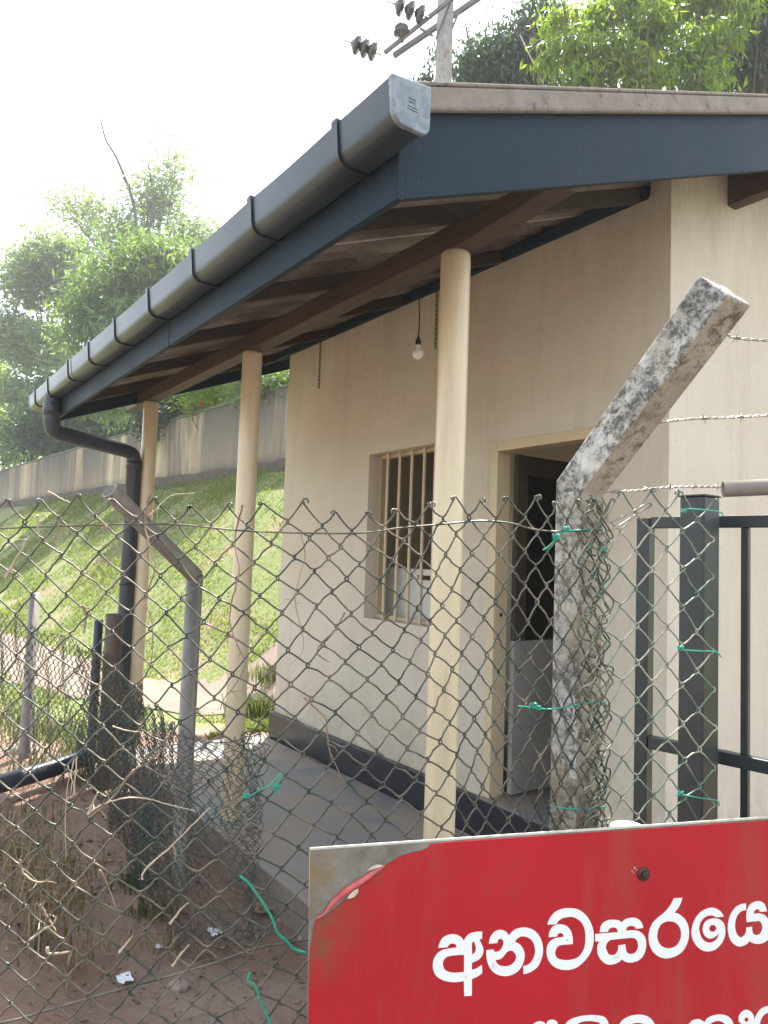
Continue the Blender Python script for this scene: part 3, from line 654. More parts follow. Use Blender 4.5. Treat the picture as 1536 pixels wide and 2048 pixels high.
# ------------------------------------------------------------------ barbed wires
def barbed(pts, label):
    P = spline(pts, 14); o = thing('barbed_wire', P[0], label, 'barbed wire', 'barbed wires strung from the concrete post')
    L = [0]
    for a, b in zip(P, P[1:]): L.append(L[-1]+np.linalg.norm(b-a))
    tot = L[-1]; n = int(tot/.004); t_ = np.linspace(0, tot, n); P = np.array(P); Q = np.stack([np.interp(t_, L, P[:, i]) for i in range(3)], 1)
    dr = Q[-1]-Q[0]; dr /= np.linalg.norm(dr); u = np.cross(dr, (0, 0, 1)); u /= np.linalg.norm(u); w = np.cross(u, dr)
    for ph in (0, math.pi):
        mb = MB(); A = t_/.030*2*math.pi+ph; mb.tube(Q+.0017*(np.cos(A)[:, None]*u+np.sin(A)[:, None]*w), .0014, 5); mb.build('strand', 'barb_steel', o)
    x = .03
    while x < tot:
        c = np.array([np.interp(x, L, P[:, i]) for i in range(3)]); mb = MB()
        for q in range(2):
            a = random.uniform(0, 6.28); d = u*math.cos(a)+w*math.sin(a)+dr*random.uniform(-.5, .5)
            mb.tube([c-d*.012, c-d*.004, c+d*.004, c+d*.012], [.0003, .0011, .0011, .0003], 4)
        mb.tube([c+dr*k*.0016+.0032*(u*math.cos(k*1.6)+w*math.sin(k*1.6)) for k in range(-4, 5)], .0011, 4)
        mb.build('barb', 'barb_steel', o); x += random.uniform(.055, .075)
w1 = D(1440, 665, 1.43); barbed([w1, D(1475, 676, 1.42), D(1536, 681, 1.40), D(1750, 690, 1.33), D(2300, 640, 1.2)], 'uppermost barbed wire leaving the post near the tip of its arm')
barbed([D(1316, 845, 1.50), D(1380, 838, 1.49), D(1460, 835, 1.47), D(1536, 831, 1.45), D(1800, 815, 1.38), D(2400, 760, 1.2)], 'middle barbed wire leaving the post halfway up its arm')
barbed([D(1205, 984, 1.55), D(1270, 981, 1.56), D(1340, 974, 1.58), D(1440, 973, 1.60)], 'lowest barbed wire from the bend of the post to the open pipe end')
mb = MB(); mb.tube(spline([D(1318, 838, 1.515), D(1345, 800, 1.497), D(1385, 750, 1.47), D(1408, 725, 1.455), D(1440, 668, 1.435)], 12), .0018, 5)
tag(mb.build('rusty_wire', 'dry_stem'), 'thin rusty wire running along the lower face of the concrete arm', 'wire')

# ------------------------------------------------------------------ gate post, gate leaf, pipe
GD = 1.76
ga = onX(1407, 1300, D(1407, 1300, GD)[0]); gz = D(1407, 985, GD)[2]
gp = thing('gate_post', (ga[0], ga[1], 0), 'square black painted steel gate post in front of the gate frame', 'gate post')
mb = MB(); mb.box(ga[0], ga[0]+.066, ga[1], ga[1]+.066, -.2, gz-.006); mb.build('shaft', 'gate_paint', gp, .003)
mb = MB(); mb.box(ga[0]-.003, ga[0]+.069, ga[1]-.003, ga[1]+.069, gz-.0055, gz); mb.build('cap_plate', 'gate_paint', gp, .002)
pr = thing('pipe_rail', D(1440, 978, 1.66), 'grey galvanised pipe with an open end level with the gate post top', 'pipe')
a, b = D(1446, 978, 1.665), D(2300, 940, 1.50); ax = (b-a)/np.linalg.norm(b-a)
mb = MB(); L_ = np.linalg.norm(b-a); mb.lathe(a, ax, [(.0145, .12), (.0145, .0), (.0185, .0), (.0185, L_), (0, L_)], 20); mb.build('tube', 'galv_pipe', pr)
mb = MB(); mb.lathe(a+ax*.1, ax, [(0, 0), (.0145, 0)], 14); mb.build('bore_shade_disc', 'bracket_black', pr)  # black disc inside the pipe end paints the bore's darkness
g0 = D(1290, 1200, 2.02); gdir = np.array([.156, -.988, 0]); gn = np.array([.988, .156, 0])
gl = thing('gate', (g0[0], g0[1], 0), 'black tubular steel gate with upright bars behind the gate post', 'gate')
def G(px, py, off=0.): return onP(px, py, g0+gn*off, gn)
def gbar(a, b, w, h, name):
    mb = MB(); mb.bar(a, b, w, h, gn); return mb.build(name, 'gate_paint', gl, .002)
tl, bl_ = G(1289, 1046), G(1283, 1480); zt = tl[2]; zm = bl_[2]
def gp_(t, z): return np.array([g0[0]+gdir[0]*t, g0[1]+gdir[1]*t, z])
gbar(gp_(0, .12), gp_(0, zt+.012), .036, .036, 'stile'); gbar(gp_(1.6, .12), gp_(1.6, zt+.012), .036, .036, 'stile')
gbar(gp_(.0185, zt), gp_(1.5815, zt), .03, .026, 'rail'); gbar(gp_(.0185, zm), gp_(1.5815, zm), .032, .028, 'rail'); gbar(gp_(.0185, .16), gp_(1.5815, .16), .03, .026, 'rail')
tb = np.dot(G(1491, 1250)-g0, gdir)
for t in (tb-.155, tb, tb+.155, tb+.31, tb+.465, tb+.62, tb+.775):
    if .05 < t < 1.55:
        for (za, zb) in ((.174, zm-.0165), (zm+.0165, zt-.0155)): gbar(gp_(t, za), gp_(t, zb), .018, .018, 'upright_bar')
mb = MB(); q = G(1309, 1483, -.0); ey_ = [q+.011*(gdir*math.cos(t)+np.array([0, 0, 1])*math.sin(t))+gdir*.012 for t in np.linspace(0, 6.28, 13)]
mb.tube(ey_, .003, 6, cap=False); mb.build('eyelet', 'gate_paint', gl)

# ------------------------------------------------------------------ the red notice
N_ = R(90+YAW-14.4)
sdir = np.array([math.sin(N_), math.cos(N_), 0]); sn = np.array([sdir[1], -sdir[0], 0])
s0 = D(620, 1700, 1.13)
if np.dot(sn, C0-s0) < 0: sn = -sn
def SP(px, py, off=0.): return onP(px, py, s0+sn*off, sn)
sg = thing('warning_sign', (s0+sdir*.35)*np.array([1, 1, 0]), 'red metal notice board with white Sinhala lettering and a peeled top left corner', 'sign')
def sign_poly(pts, off, name, mat, parent, th=.0008, holes=(), bev=0.):
    u0 = sdir; v0 = np.array([0, 0, 1.])
    cu = bpy.data.curves.new(name, 'CURVE'); cu.dimensions = '2D'; cu.fill_mode = 'BOTH'; cu.extrude = th/2
    for loop_ in (pts, *holes):
        sp = cu.splines.new('POLY'); sp.points.add(len(loop_)-1); sp.use_cyclic_u = True
        for i, (x, y) in enumerate(loop_):
            q = SP(x, y, off)-s0; sp.points[i].co = (float(np.dot(q, u0)), float(q[2]), 0, 1)
    tmp = bpy.data.objects.new('tmp', cu); COL.objects.link(tmp)
    me = bpy.data.meshes.new_from_object(tmp.evaluated_get(bpy.context.evaluated_depsgraph_get()))
    bpy.data.objects.remove(tmp); bpy.data.curves.remove(cu)
    n = sn; mtx = Matrix(((u0[0], v0[0], n[0], s0[0]+n[0]*off), (u0[1], v0[1], n[1], s0[1]+n[1]*off), (u0[2], v0[2], n[2], s0[2]+n[2]*off), (0, 0, 0, 1)))
    if np.dot(np.cross(u0, v0), n) < 0: pass
    me.transform(mtx); me.materials.clear(); me.name = name
    return link(name, me, mat, parent, bev)
bot = 2330
TR = (1980, 1606)
panel = sign_poly([(619.5, 1700), (TR[0], TR[1]), (1985, bot-70), (611, bot)], -.0026, 'panel', 'sign_metal', sg, .004)
mb = MB(); a, b = SP(619.5, 1699.5, -.0026), SP(TR[0], TR[1]-.5, -.0026); mb.bar(a+np.array([0, 0, .0008]), b+np.array([0, 0, .0008]), .0046, .0014, sn); mb.build('top_edge', 'sign_edge', panel)
z5 = lambda L: [(600+x*.1953, 1640+y*.1953) for x, y in L]
red = z5([(1536, 226), (1420, 236), (1330, 250), (1318, 275), (1300, 292), (1240, 315), (1180, 326), (1080, 352), (1030, 372), (980, 402), (930, 428), (890, 456), (840, 520), (740, 590), (640, 665), (560, 730), (480, 800), (400, 870), (330, 930), (260, 990), (170, 1010), (142, 1090), (128, 1170), (118, 1250), (104, 1300), (97, 1420), (92, 1536)])
red = [(TR[0]-1, TR[1]+5)]+red+[(613, bot-3), (1984, bot-74)]
face = sign_poly(red, .0002, 'red_film', 'sign_red', sg, .0012)
# curled film along the torn edge
cp = z5([(868, 468), (800, 505), (720, 560), (640, 620), (560, 668), (480, 720), (400, 785), (330, 850), (280, 920), (235, 970), (165, 1005)])
path = spline([SP(x, y, .002) for x, y in cp], 5); rr = [.0012+.0042*math.sin(min(1, i/len(path)*1.15)*math.pi*.9+.15)*(1+.09*math.sin(i*.8)) for i in range(len(path))]
mb = MB(); mb.tube(path, rr, 9); mb.build('curled_film', 'sign_peel', face)
mb = MB(); c_ = [SP(x, y, .0065) for x, y in z5([(480, 805), (510, 760), (560, 715), (600, 702), (595, 745), (560, 785), (520, 803)])]; mb.add(c_, [tuple(range(len(c_)))]); mb.build('film_backing', 'sign_backing', face)
mb = MB(); c_ = [SP(x, y, .0055) for x, y in z5([(690, 520), (730, 478), (780, 456), (850, 460), (820, 482), (760, 500)])]; mb.add(c_, [tuple(range(len(c_)))]); mb.build('film_backing', 'sign_backing', face)
# lettering, traced stroke outlines
def smooth_loop(L, k=5):
    n = len(L); L = [np.array(p, float) for p in L]; out = []
    sharp = []
    for i in range(n):
        a, b = L[i]-L[i-1], L[(i+1) % n]-L[i]; ang = abs(math.degrees(math.atan2(a[0]*b[1]-a[1]*b[0], a[0]*b[0]+a[1]*b[1]))); sharp.append(ang > 52)
    for i in range(n):
        b, c = L[i], L[(i+1) % n]; a = b-(c-b)*.0 if sharp[i] else L[i-1]; d = c if sharp[(i+1) % n] else L[(i+2) % n]
        m0 = (c-b) if sharp[i] else (c-a)/2; m1 = (c-b) if sharp[(i+1) % n] else (d-b)/2
        if sharp[i] and sharp[(i+1) % n]: out.append(b); continue
        for j in range(k):
            t = j/k; out.append((2*t**3-3*t*t+1)*b+(t**3-2*t*t+t)*m0+(-2*t**3+3*t*t)*c+(t**3-t*t)*m1)
    return [tuple(p) for p in out]
za = lambda L: [(840+x*.16927, 1840+y*.16927) for x, y in L]
zb_ = lambda L: [(1080+x*.14323, 1790+y*.14323) for x, y in L]
zc = lambda L: [(1280+x*.16667, 1770+y*.16667) for x, y in L]
zd = lambda L: [(1036+x*.3255, 1978+y*.3255) for x, y in L]
def circ(cx, cy, rx, ry, n=20): return [(cx+rx*math.cos(2*math.pi*i/n), cy+ry*math.sin(2*math.pi*i/n)) for i in range(n)]
LET = [
 (za, [(218, 330), (225, 290), (260, 220), (320, 180), (390, 168), (450, 180), (495, 212), (518, 245), (540, 205), (590, 160), (650, 143), (735, 135), (732, 222), (706, 222), (708, 245), (730, 290), (748, 340), (745, 390), (720, 440), (680, 475), (612, 505), (612, 592), (670, 570), (732, 530), (735, 625), (690, 660), (612, 698), (612, 893), (522, 900), (518, 720), (440, 732), (370, 732), (300, 720), (230, 690), (180, 645), (155, 580), (152, 520), (165, 460), (200, 400), (250, 362), (310, 342), (380, 332), (432, 324), (425, 295), (400, 278), (365, 278), (338, 298), (325, 320)],
  [[(270, 520), (278, 475), (310, 440), (350, 425), (420, 415), (520, 410), (520, 615), (440, 622), (380, 622), (320, 605), (285, 575)], [(628, 245), (650, 290), (660, 340), (645, 385), (615, 412), (612, 290)]]),
 (za, [(813, 278), (825, 220), (860, 160), (910, 122), (970, 118), (1020, 140), (1050, 185), (1080, 145), (1130, 108), (1200, 90), (1270, 92), (1350, 125), (1410, 190), (1445, 280), (1452, 380), (1430, 470), (1390, 550), (1330, 600), (1280, 625), (1222, 638), (1220, 545), (1270, 530), (1310, 500), (1345, 440), (1360, 370), (1350, 300), (1320, 240), (1270, 205), (1210, 192), (1160, 210), (1115, 258), (1160, 275), (1200, 310), (1230, 370), (1235, 440), (1210, 530), (1160, 600), (1090, 645), (1010, 662), (930, 650), (860, 610), (815, 545), (790, 470), (783, 400), (785, 355), (872, 350), (880, 376), (925, 372), (965, 335), (985, 280), (980, 240), (955, 218), (925, 228), (912, 272)],
  [[(890, 472), (950, 460), (990, 425), (1020, 385), (1060, 362), (1100, 370), (1130, 410), (1135, 450), (1110, 500), (1065, 535), (1010, 548), (950, 540), (910, 510)]]),
 (zb_, [(103, 412), (120, 360), (160, 290), (230, 225), (330, 190), (450, 185), (550, 210), (640, 280), (700, 370), (740, 480), (750, 600), (735, 720), (690, 830), (620, 920), (530, 1000), (430, 1040), (330, 1045), (230, 1020), (150, 960), (105, 880), (90, 790), (105, 700), (150, 640), (210, 605), (280, 592), (328, 585), (320, 548), (290, 530), (255, 540), (235, 580), (120, 588), (130, 520), (170, 450), (230, 415), (310, 412), (380, 440), (430, 500), (455, 590), (457, 685), (320, 695), (260, 710), (225, 750), (210, 810), (225, 860), (270, 895), (360, 910), (450, 900), (530, 870), (590, 800), (625, 710), (635, 600), (625, 490), (590, 400), (530, 340), (450, 305), (370, 310), (300, 330), (250, 370), (222, 405)], []),
 (zb_, [(835, 520), (845, 450), (880, 390), (950, 352), (1030, 345), (1100, 355), (1143, 380), (1190, 340), (1260, 320), (1340, 322), (1400, 360), (1432, 420), (1437, 462), (1335, 470), (1320, 442), (1270, 430), (1220, 445), (1197, 500), (1300, 492), (1380, 505), (1440, 550), (1475, 620), (1480, 720), (1455, 820), (1400, 895), (1320, 935), (1240, 942), (1180, 925), (1143, 898), (1100, 935), (1030, 965), (950, 970), (880, 935), (820, 860), (800, 780), (805, 700), (835, 645), (770, 650), (770, 548), (850, 538), (1000, 526), (1085, 518), (1080, 485), (1050, 455), (1000, 455), (965, 475), (948, 512)],
  [[(920, 740), (930, 680), (970, 635), (1040, 620), (1180, 605), (1290, 598), (1345, 625), (1370, 690), (1360, 760), (1320, 810), (1260, 825), (1215, 800), (1195, 740), (1190, 690), (1092, 705), (1090, 760), (1060, 820), (1010, 840), (955, 825)]]),
 (zc, [(405, 160), (508, 153), (490, 210), (455, 280), (412, 332), (470, 350), (535, 405), (575, 480), (588, 570), (575, 670), (530, 770), (460, 835), (380, 870), (300, 880), (220, 855), (155, 800), (115, 720), (103, 630), (115, 540), (150, 460), (210, 395), (290, 330), (340, 275), (380, 215)],
  [[(350, 435), (410, 445), (460, 485), (490, 550), (490, 630), (460, 700), (410, 745), (340, 760), (270, 740), (225, 690), (205, 620), (215, 545), (245, 480), (295, 445)]]),
 (zc, [(1008, 378), (960, 310), (880, 272), (800, 285), (720, 330), (655, 420), (620, 530), (625, 630), (670, 720), (740, 780), (820, 797), (900, 775), (970, 710), (1015, 620), (1022, 530), (1005, 460), (960, 415), (890, 400), (820, 415), (770, 460), (752, 530), (765, 590), (800, 630), (850, 642), (900, 622), (945, 580), (930, 635), (890, 675), (840, 692), (790, 680), (745, 640), (715, 570), (710, 500), (735, 430), (780, 385), (830, 365), (880, 370), (915, 386)],
  [circ(872, 520, 42, 42)]),
 (zc, [(1272, 220), (1272, 300), (1215, 315), (1165, 370), (1140, 460), (1145, 540), (1170, 600), (1205, 630), (1240, 615), (1270, 570), (1275, 510), (1345, 500), (1345, 545), (1365, 590), (1400, 600), (1440, 585), (1465, 530), (1462, 470), (1430, 430), (1280, 445), (1275, 380), (1285, 300), (1320, 235), (1380, 200), (1440, 195), (1490, 225), (1518, 290), (1522, 315), (1437, 322), (1430, 295), (1400, 290), (1372, 310), (1365, 348), (1430, 340), (1500, 365), (1550, 430), (1575, 500), (1565, 590), (1530, 660), (1460, 700), (1390, 705), (1340, 690), (1312, 675), (1270, 715), (1200, 737), (1140, 720), (1085, 660), (1058, 570), (1055, 480), (1080, 370), (1140, 275), (1200, 235)], []),
 # second line: only the tops show in the photograph
 (zd, [(60, 330), (70, 260), (95, 215), (130, 198), (160, 205), (172, 220), (185, 196), (212, 188), (240, 200), (250, 240), (215, 245), (200, 225), (182, 250), (180, 330), (150, 335), (150, 260), (125, 235), (100, 270), (95, 330)], []),
 (zd, [(285, 230), (310, 195), (370, 170), (450, 160), (520, 168), (550, 195), (560, 250), (545, 320), (505, 330), (515, 260), (500, 205), (440, 196), (380, 205), (340, 240), (300, 250)], []),
 (zd, [(625, 215), (650, 185), (700, 163), (750, 158), (800, 170), (835, 205), (855, 260), (850, 340), (810, 345), (812, 270), (790, 225), (745, 208), (700, 215), (665, 250), (660, 330), (615, 330), (610, 260)], []),
 (zd, [(1050, 215), (1075, 192), (1110, 185), (1135, 195), (1145, 205), (1170, 175), (1220, 158), (1270, 160), (1305, 180), (1325, 225), (1325, 330), (1285, 330), (1285, 240), (1250, 200), (1205, 200), (1175, 230), (1165, 330), (1125, 330), (1125, 250), (1105, 222), (1080, 235), (1060, 260)], []),
 (zd, [(1355, 200), (1358, 165), (1378, 138), (1405, 128), (1432, 140), (1448, 165), (1452, 190), (1465, 160), (1490, 125), (1530, 106), (1590, 110), (1640, 150), (1650, 230), (1610, 235), (1600, 170), (1560, 145), (1515, 155), (1490, 195), (1485, 250), (1450, 250), (1425, 225), (1385, 225)], [circ(1403, 188, 12, 14)]),
]
for zf, outer, holes in LET:
    o = sign_poly(smooth_loop(zf(outer)), .0012, 'letter', 'sign_white', sg, .0007, [smooth_loop(zf(h)) for h in holes])
# bolt and its supporting post
b0 = SP(1287, 1748, .0008)
mb = MB(); mb.lathe(b0, sn, [(0, .0002), (.0120, .0002), (.0122, .0012), (.0105, .0028), (.0075, .0034), (0, .0034)], 20); bo = mb.build('bolt', 'bolt_rust', sg)
mb = MB(); mb.lathe(b0+np.array([0, 0, .0006]), sn, [(.0066, .0030), (.0066, .0078), (.0052, .0092), (0, .0094)], 6, False); mb.build('bolt_head', 'bolt_rust', bo)
mb = MB()
for dx, dy, r in ((-18, -12, .0028), (-23, -6, .0022), (-20, -2, .0018), (-14, -8, .0016)):
    mb.lathe(SP(1287+dx, 1748+dy, .0008), sn, [(r, 0), (r*.8, r*.5), (0, r*.6)], 8)
mb.build('snail_scrap', 'stone', sg)
pc2 = SP(1255, 1660, -.040); mb = MB(); zt = D(1255, 1652, np.dot(pc2-C0, FW))[2]
mb.lathe((pc2[0], pc2[1], -.2), (0, 0, 1), [(.028, 0), (.028, zt+.19), (.0305, zt+.19), (.0305, zt+.1985), (.029, zt+.2), (0, zt+.2)], 24); sp_ = mb.build('sign_post', 'white_plastic', sg)

# ------------------------------------------------------------------ chain link fence in the foreground
def interp(x, xs, ys): return float(np.interp(x, xs, ys))
SX = [(-11, -830), (-3, -222), (-2, -142), (-1, -66), (0, 10), (1, 78), (2, 152), (3, 228), (4, 303), (5, 380), (6, 456), (7, 530), (8, 604), (9, 672), (10, 735), (11, 795), (12, 852), (13, 908), (14, 962), (15, 1014), (16, 1068), (17, 1118), (18, 1156), (19, 1190), (20, 1218)]
sxs, sxv = zip(*SX)
TOPY = [(-222, 1010), (10, 1003), (78, 1000), (152, 995), (228, 1000), (303, 998), (380, 1022), (456, 1012), (530, 1012), (604, 1006), (672, 1022), (735, 1030), (795, 1022), (852, 1010), (908, 1004), (962, 1004), (1014, 1000), (1068, 998), (1118, 1005), (1156, 1002), (1218, 1004)]
txs, tys = zip(*TOPY)
def warp_left(a, b):                     # a, b: half columns, half rows -> photograph pixel
    s = a/2; t = b/2
    x = interp(s, sxs, sxv); y0 = interp(x, txs, tys)
    cy = np.interp(s, [0, 5, 11, 17, 20], [77, 74, 65.5, 70, 72]); cx = np.interp(s, [0, 5, 11, 15, 17, 20], [7, 10, 12.5, 6, 1, 0])
    return x+t*cx+3.5*math.sin(1.7*s+.9*t)+2.2*math.sin(.6*s-2.1*t), y0+t*cy+3.0*math.sin(2.3*s-.7*t)+2.5*math.sin(.8*s+1.9*t)
def warp_right(a, b):
    s = a/2; t = b/2; x = 1180+s*61; y0 = [996, 984, 985, 988, 1001, 1010][min(int(round(s)), 5)]
    return x+t*.6+2.2*math.sin(1.9*s+1.1*t), y0+t*76+3*math.sin(2.0*s-.8*t)
def fdepth(px): return float(np.interp(px, [-300, 0, 1110, 1160, 1215, 1440, 1600], [1.40, 1.45, 1.515, 1.485, 1.52, 1.62, 1.68]))
def fp(q, off=0.): return D(q[0], q[1], fdepth(q[0])+off)
def picket(warp, k, nb, rad, hook, jit=1.0):
    pts = []; rr = np.random.default_rng(1000+k*31+nb)
    for b in range(0, nb+1):
        left = (k+b) % 2 == 0; a = k if left else k+1
        x, y = warp(a, b); sgn = -1 if left else 1
        x0, y0 = warp(a, b-.35) if b > 0 else warp(a, b); ext = 1.8*sgn
        jx, jy = rr.normal(0, .9*jit, 2); x += jx; y += jy
        if b == 0: pts.append((x, y, 0)); continue
        pa = np.array(warp(k+1 if left else k, b-1)); d_ = np.array([x, y])-pa; d_ /= np.linalg.norm(d_)
        nb_ = np.array(warp(k+1 if left else k, b+1)); e_ = nb_-np.array([x, y]); e_ /= np.linalg.norm(e_)
        fo = .0035 if left else -.0035
        pm = (pa+np.array([x, y]))/2+rr.normal(0, 1.3*jit, 2)
        pts += [(pm[0], pm[1], -fo), (x-d_[0]*9+ext*.2, y-d_[1]*9, -fo), (x+ext, y-3.2, -fo*.6), (x+ext*1.35, y, 0), (x+ext, y+3.2, fo*.6), (x+e_[0]*9+ext*.2, y+e_[1]*9, fo)]
    if hook:
        x, y, _ = pts[0]; h = rr.uniform(.45, .8); dr = 1 if k % 4 < 2 else -1
        head = [(x+dr*(9*h*math.cos(t)-9*h)*.8-dr*1.5, y-2-7*h*math.sin(t)+rr.normal(0, .6), -.004+.006*math.cos(t)) for t in np.linspace(3.9, .2, 7)]
        pts = head+pts[1:] if k % 2 else [(x+dr*6*h, y+7*h, -.006), (x+dr*10*h, y+1, -.006), (x+dr*6*h, y-6*h, -.003), (x-dr*1, y-6*h, 0)]+pts[1:]
    return [fp((p[0], p[1]), p[2]) for p in pts]
fl = thing('chain_link_fence', (D(500, 1050, 1.47)[0], D(500, 1050, 1.47)[1], 0), 'worn green chain link fence panel to the left of the concrete post', 'fence', 'chain link fence panels')
for k in range(-20, 40):
    mb = MB(); mb.tube(picket(warp_left, k, 54, 0, True), .0019, 6); mb.build('wire', 'fence_wire', fl)
fr = thing('chain_link_fence', (D(1320, 1050, 1.57)[0], D(1320, 1050, 1.57)[1], 0), 'narrow chain link fence strip between the concrete post and the gate post', 'fence', 'chain link fence panels')
for k in range(0, 8):
    mb = MB(); mb.tube(picket(warp_right, k, 52, 0, True, .7), .0019, 6); mb.build('wire', 'fence_wire_bright', fr)
# spare tangled wires bunched at the concrete post
for k in range(7):
    x0 = 1172+k*6.5; pts = []
    for i in range(50):
        pts.append((x0+13*math.sin(i*1.55+k*1.3)+4*math.sin(i*.7+k), 1000+i*17+6*math.sin(i*2.1+k), -.014+.009*math.cos(i*1.55+k)))
    mb = MB(); mb.tube(spline([fp((p[0], p[1]), p[2]) for p in pts], 3), .0018, 5); mb.build('loose_wire', 'fence_wire_bright' if k % 2 else 'fence_wire', fr)
# tension wire
tw = [(-800, 1062), (-500, 1075), (-230, 1068), (0, 1057), (130, 1052), (330, 1048), (480, 1061), (600, 1066), (720, 1066), (800, 1056), (890, 1048), (960, 1042), (1020, 1046), (1065, 1058), (1110, 1063), (1165, 1062), (1205, 1060)]
mb = MB(); mb.tube(spline([fp(p, -.004) for p in tw], 8), .0020, 6); mb.build('tension_wire', 'fence_wire', fl)
mb = MB(); mb.tube(spline([fp(p, -.006) for p in [(1195, 1072), (1240, 1050), (1270, 1030), (1295, 1016), (1302, 1010), (1296, 1006), (1270, 1020), (1235, 1038), (1205, 1045)]], 6), .0022, 6); mb.build('bent_wire', 'fence_wire_bright', fr)
# a slack stay wire low down
mb = MB(); mb.tube(spline([fp(p, .01) for p in [(-60, 2050), (20, 2042), (200, 1990), (400, 1935), (520, 1895), (610, 1880), (760, 1850)]], 8), .0021, 6)
tag(mb.build('stay_wire', 'fence_wire'), 'slack straight wire running low across the chain link at lower left', 'wire')

# green ties
def tie(pts, label, r=.0016, off=-.008, loops=()):
    o = thing('wire_tie', fp(pts[0]), label, 'wire tie', 'green wire ties on the fence')
    mb = MB(); mb.tube(spline([fp(p[:2], off+(p[2] if len(p) > 2 else 0)) for p in pts], 8), r, 6); mb.build('strand', 'green_tie', o)
    for i, (x, y, s) in enumerate(loops):
        rr = np.random.default_rng(int(x)); q = [(x+s*math.sin(j*1.25+i)*rr.uniform(.5, 1), y+s*.8*math.cos(j*1.7)*rr.uniform(.5, 1), -.006*rr.uniform(0, 1)) for j in range(14)]
        mb = MB(); mb.tube(spline([fp(p[:2], off+p[2]) for p in q], 6), r*.9, 5); mb.build('knot', 'green_tie', o)
tie([(1205, 1058), (1160, 1060), (1128, 1064), (1112, 1078), (1098, 1092), (1086, 1100)], 'green tie knotted at the left face of the concrete post near its bend', loops=((1112, 1074, 9), (1132, 1058, 8)))
tie([(1212, 1100), (1190, 1096), (1176, 1098), (1165, 1112), (1155, 1128)], 'small green tie on the right face of the concrete post', loops=((1206, 1097, 7),))
tie([(1212, 1404), (1180, 1406), (1145, 1411), (1105, 1418), (1070, 1416), (1036, 1412)], 'green tie round the concrete post at half height with frayed left end', loops=((1066, 1412, 9), (1076, 1416, 6)))
tie([(1212, 1612), (1180, 1618), (1140, 1618), (1100, 1612)], 'green tie round the foot of the concrete post just above the notice')
tie([(1362, 1024), (1375, 1018), (1410, 1020), (1440, 1024), (1446, 1032)], 'green tie at the very top of the gate post', loops=((1368, 1022, 5),))
tie([(1358, 1298), (1368, 1300), (1400, 1302), (1432, 1304), (1442, 1314)], 'green tie round the middle of the gate post', loops=((1360, 1296, 7),))
tie([(1352, 1590), (1366, 1590), (1400, 1596), (1434, 1602), (1438, 1612)], 'green tie round the gate post just above the notice', loops=((1362, 1588, 7),))
tie([(480, 1752), (497, 1766), (512, 1786), (530, 1812), (545, 1838), (555, 1865), (575, 1884), (588, 1898), (612, 1905)], 'long bright green wire hanging down to the edge of the notice', .0026)
tie([(500, 1946), (496, 1960), (506, 1968), (512, 1975), (520, 2000), (530, 2020), (545, 2060), (560, 2100)], 'short bright green wire running off the bottom of the picture', .0026)
tie([(486, 1594), (500, 1592), (520, 1580), (540, 1570), (555, 1552), (563, 1548), (552, 1570), (548, 1590)], 'green tie with dark twists where the side fence meets the chain link', loops=((492, 1592, 7), (553, 1574, 8)))

# dry creeper stems and twigs caught in the chain link
def vine(pts, label, r=.0016, mat='dry_stem', cat='dry stem', off=-.006):
    P = spline([fp(p[:2], off+(.005*math.sin(i*2.1))) for i, p in enumerate(pts)], 7); n = len(P); rr = np.random.default_rng(int(pts[0][0]*7+pts[0][1]))
    P = [p+rr.normal(0, .0005, 3) for p in P]; r = r*.85
    mb = MB(); mb.tube(P, [r*(1-.6*i/n)*(1+.35*rr.uniform(-1, 1)*(i % 3 == 0)) for i in range(n)], 5)
    if n > 18:
        for _ in range(n//9):
            i = rr.integers(2, n-2); d_ = rr.normal(0, 1, 3); d_ /= np.linalg.norm(d_); l = rr.uniform(.012, .035); mb.tube([P[i], P[i]+d_*l*.5+rr.normal(0, .003, 3), P[i]+d_*l+np.array([0, 0, -.006])], [r*.5, r*.35, r*.15], 4)
    tag(mb.build('dry_vine', mat), label, cat, 'dry creeper stems caught in the fence')
vine([(300, 985), (290, 1040), (298, 1090), (310, 1130), (300, 1170), (292, 1200), (305, 1250), (304, 1310), (300, 1330)], 'wavy brown stem hanging in front of the far verandah post', .0024)
vine([(485, 1010), (470, 1080), (478, 1140), (462, 1210), (460, 1250), (475, 1290), (490, 1330), (470, 1370), (450, 1395), (440, 1420)], 'long brown stem twining down in front of the middle verandah post', .0026)
vine([(600, 1060), (610, 1110), (600, 1150), (590, 1200), (603, 1260), (606, 1300), (580, 1330)], 'thin stem over the left edge of the front wall', .0014)
vine([(690, 1225), (670, 1260), (640, 1290), (636, 1310), (660, 1325)], 'dark stem wound along a fence wire before the window', .0026)
vine([(608, 1395), (635, 1420), (652, 1440), (655, 1480), (662, 1510), (688, 1565)], 'hanging twig in front of the black plinth', .0026)
vine([(10, 1155), (25, 1130), (45, 1095), (58, 1070)], 'thick split straw sticking up at the left edge', .004, 'pale_stem')
vine([(75, 1030), (77, 1075)], 'short pale straw hooked over the tension wire at far left', .003, 'pale_stem')
vine([(118, 1040), (115, 1075), (112, 1100)], 'short dark twig hanging from the tension wire at left', .003)
vine([(300, 1030), (330, 1000), (350, 990), (390, 986)], 'pale straw pointing right above the fence top', .0018, 'pale_stem')
vine([(95, 982), (120, 996), (140, 1005)], 'short pale straw above the fence top at left', .0018, 'pale_stem')
vine([(165, 1210), (172, 1230), (168, 1268)], 'small dead leaf stalk hanging over the lawn', .0045)
vine([(175, 1628), (200, 1612), (240, 1598), (285, 1596), (340, 1610), (390, 1622)], 'long arched pale stem across the side fence', .0026, 'pale_stem')
vine([(225, 1452), (250, 1460), (280, 1464)], 'short pale stem on the side fence', .0024, 'pale_stem')
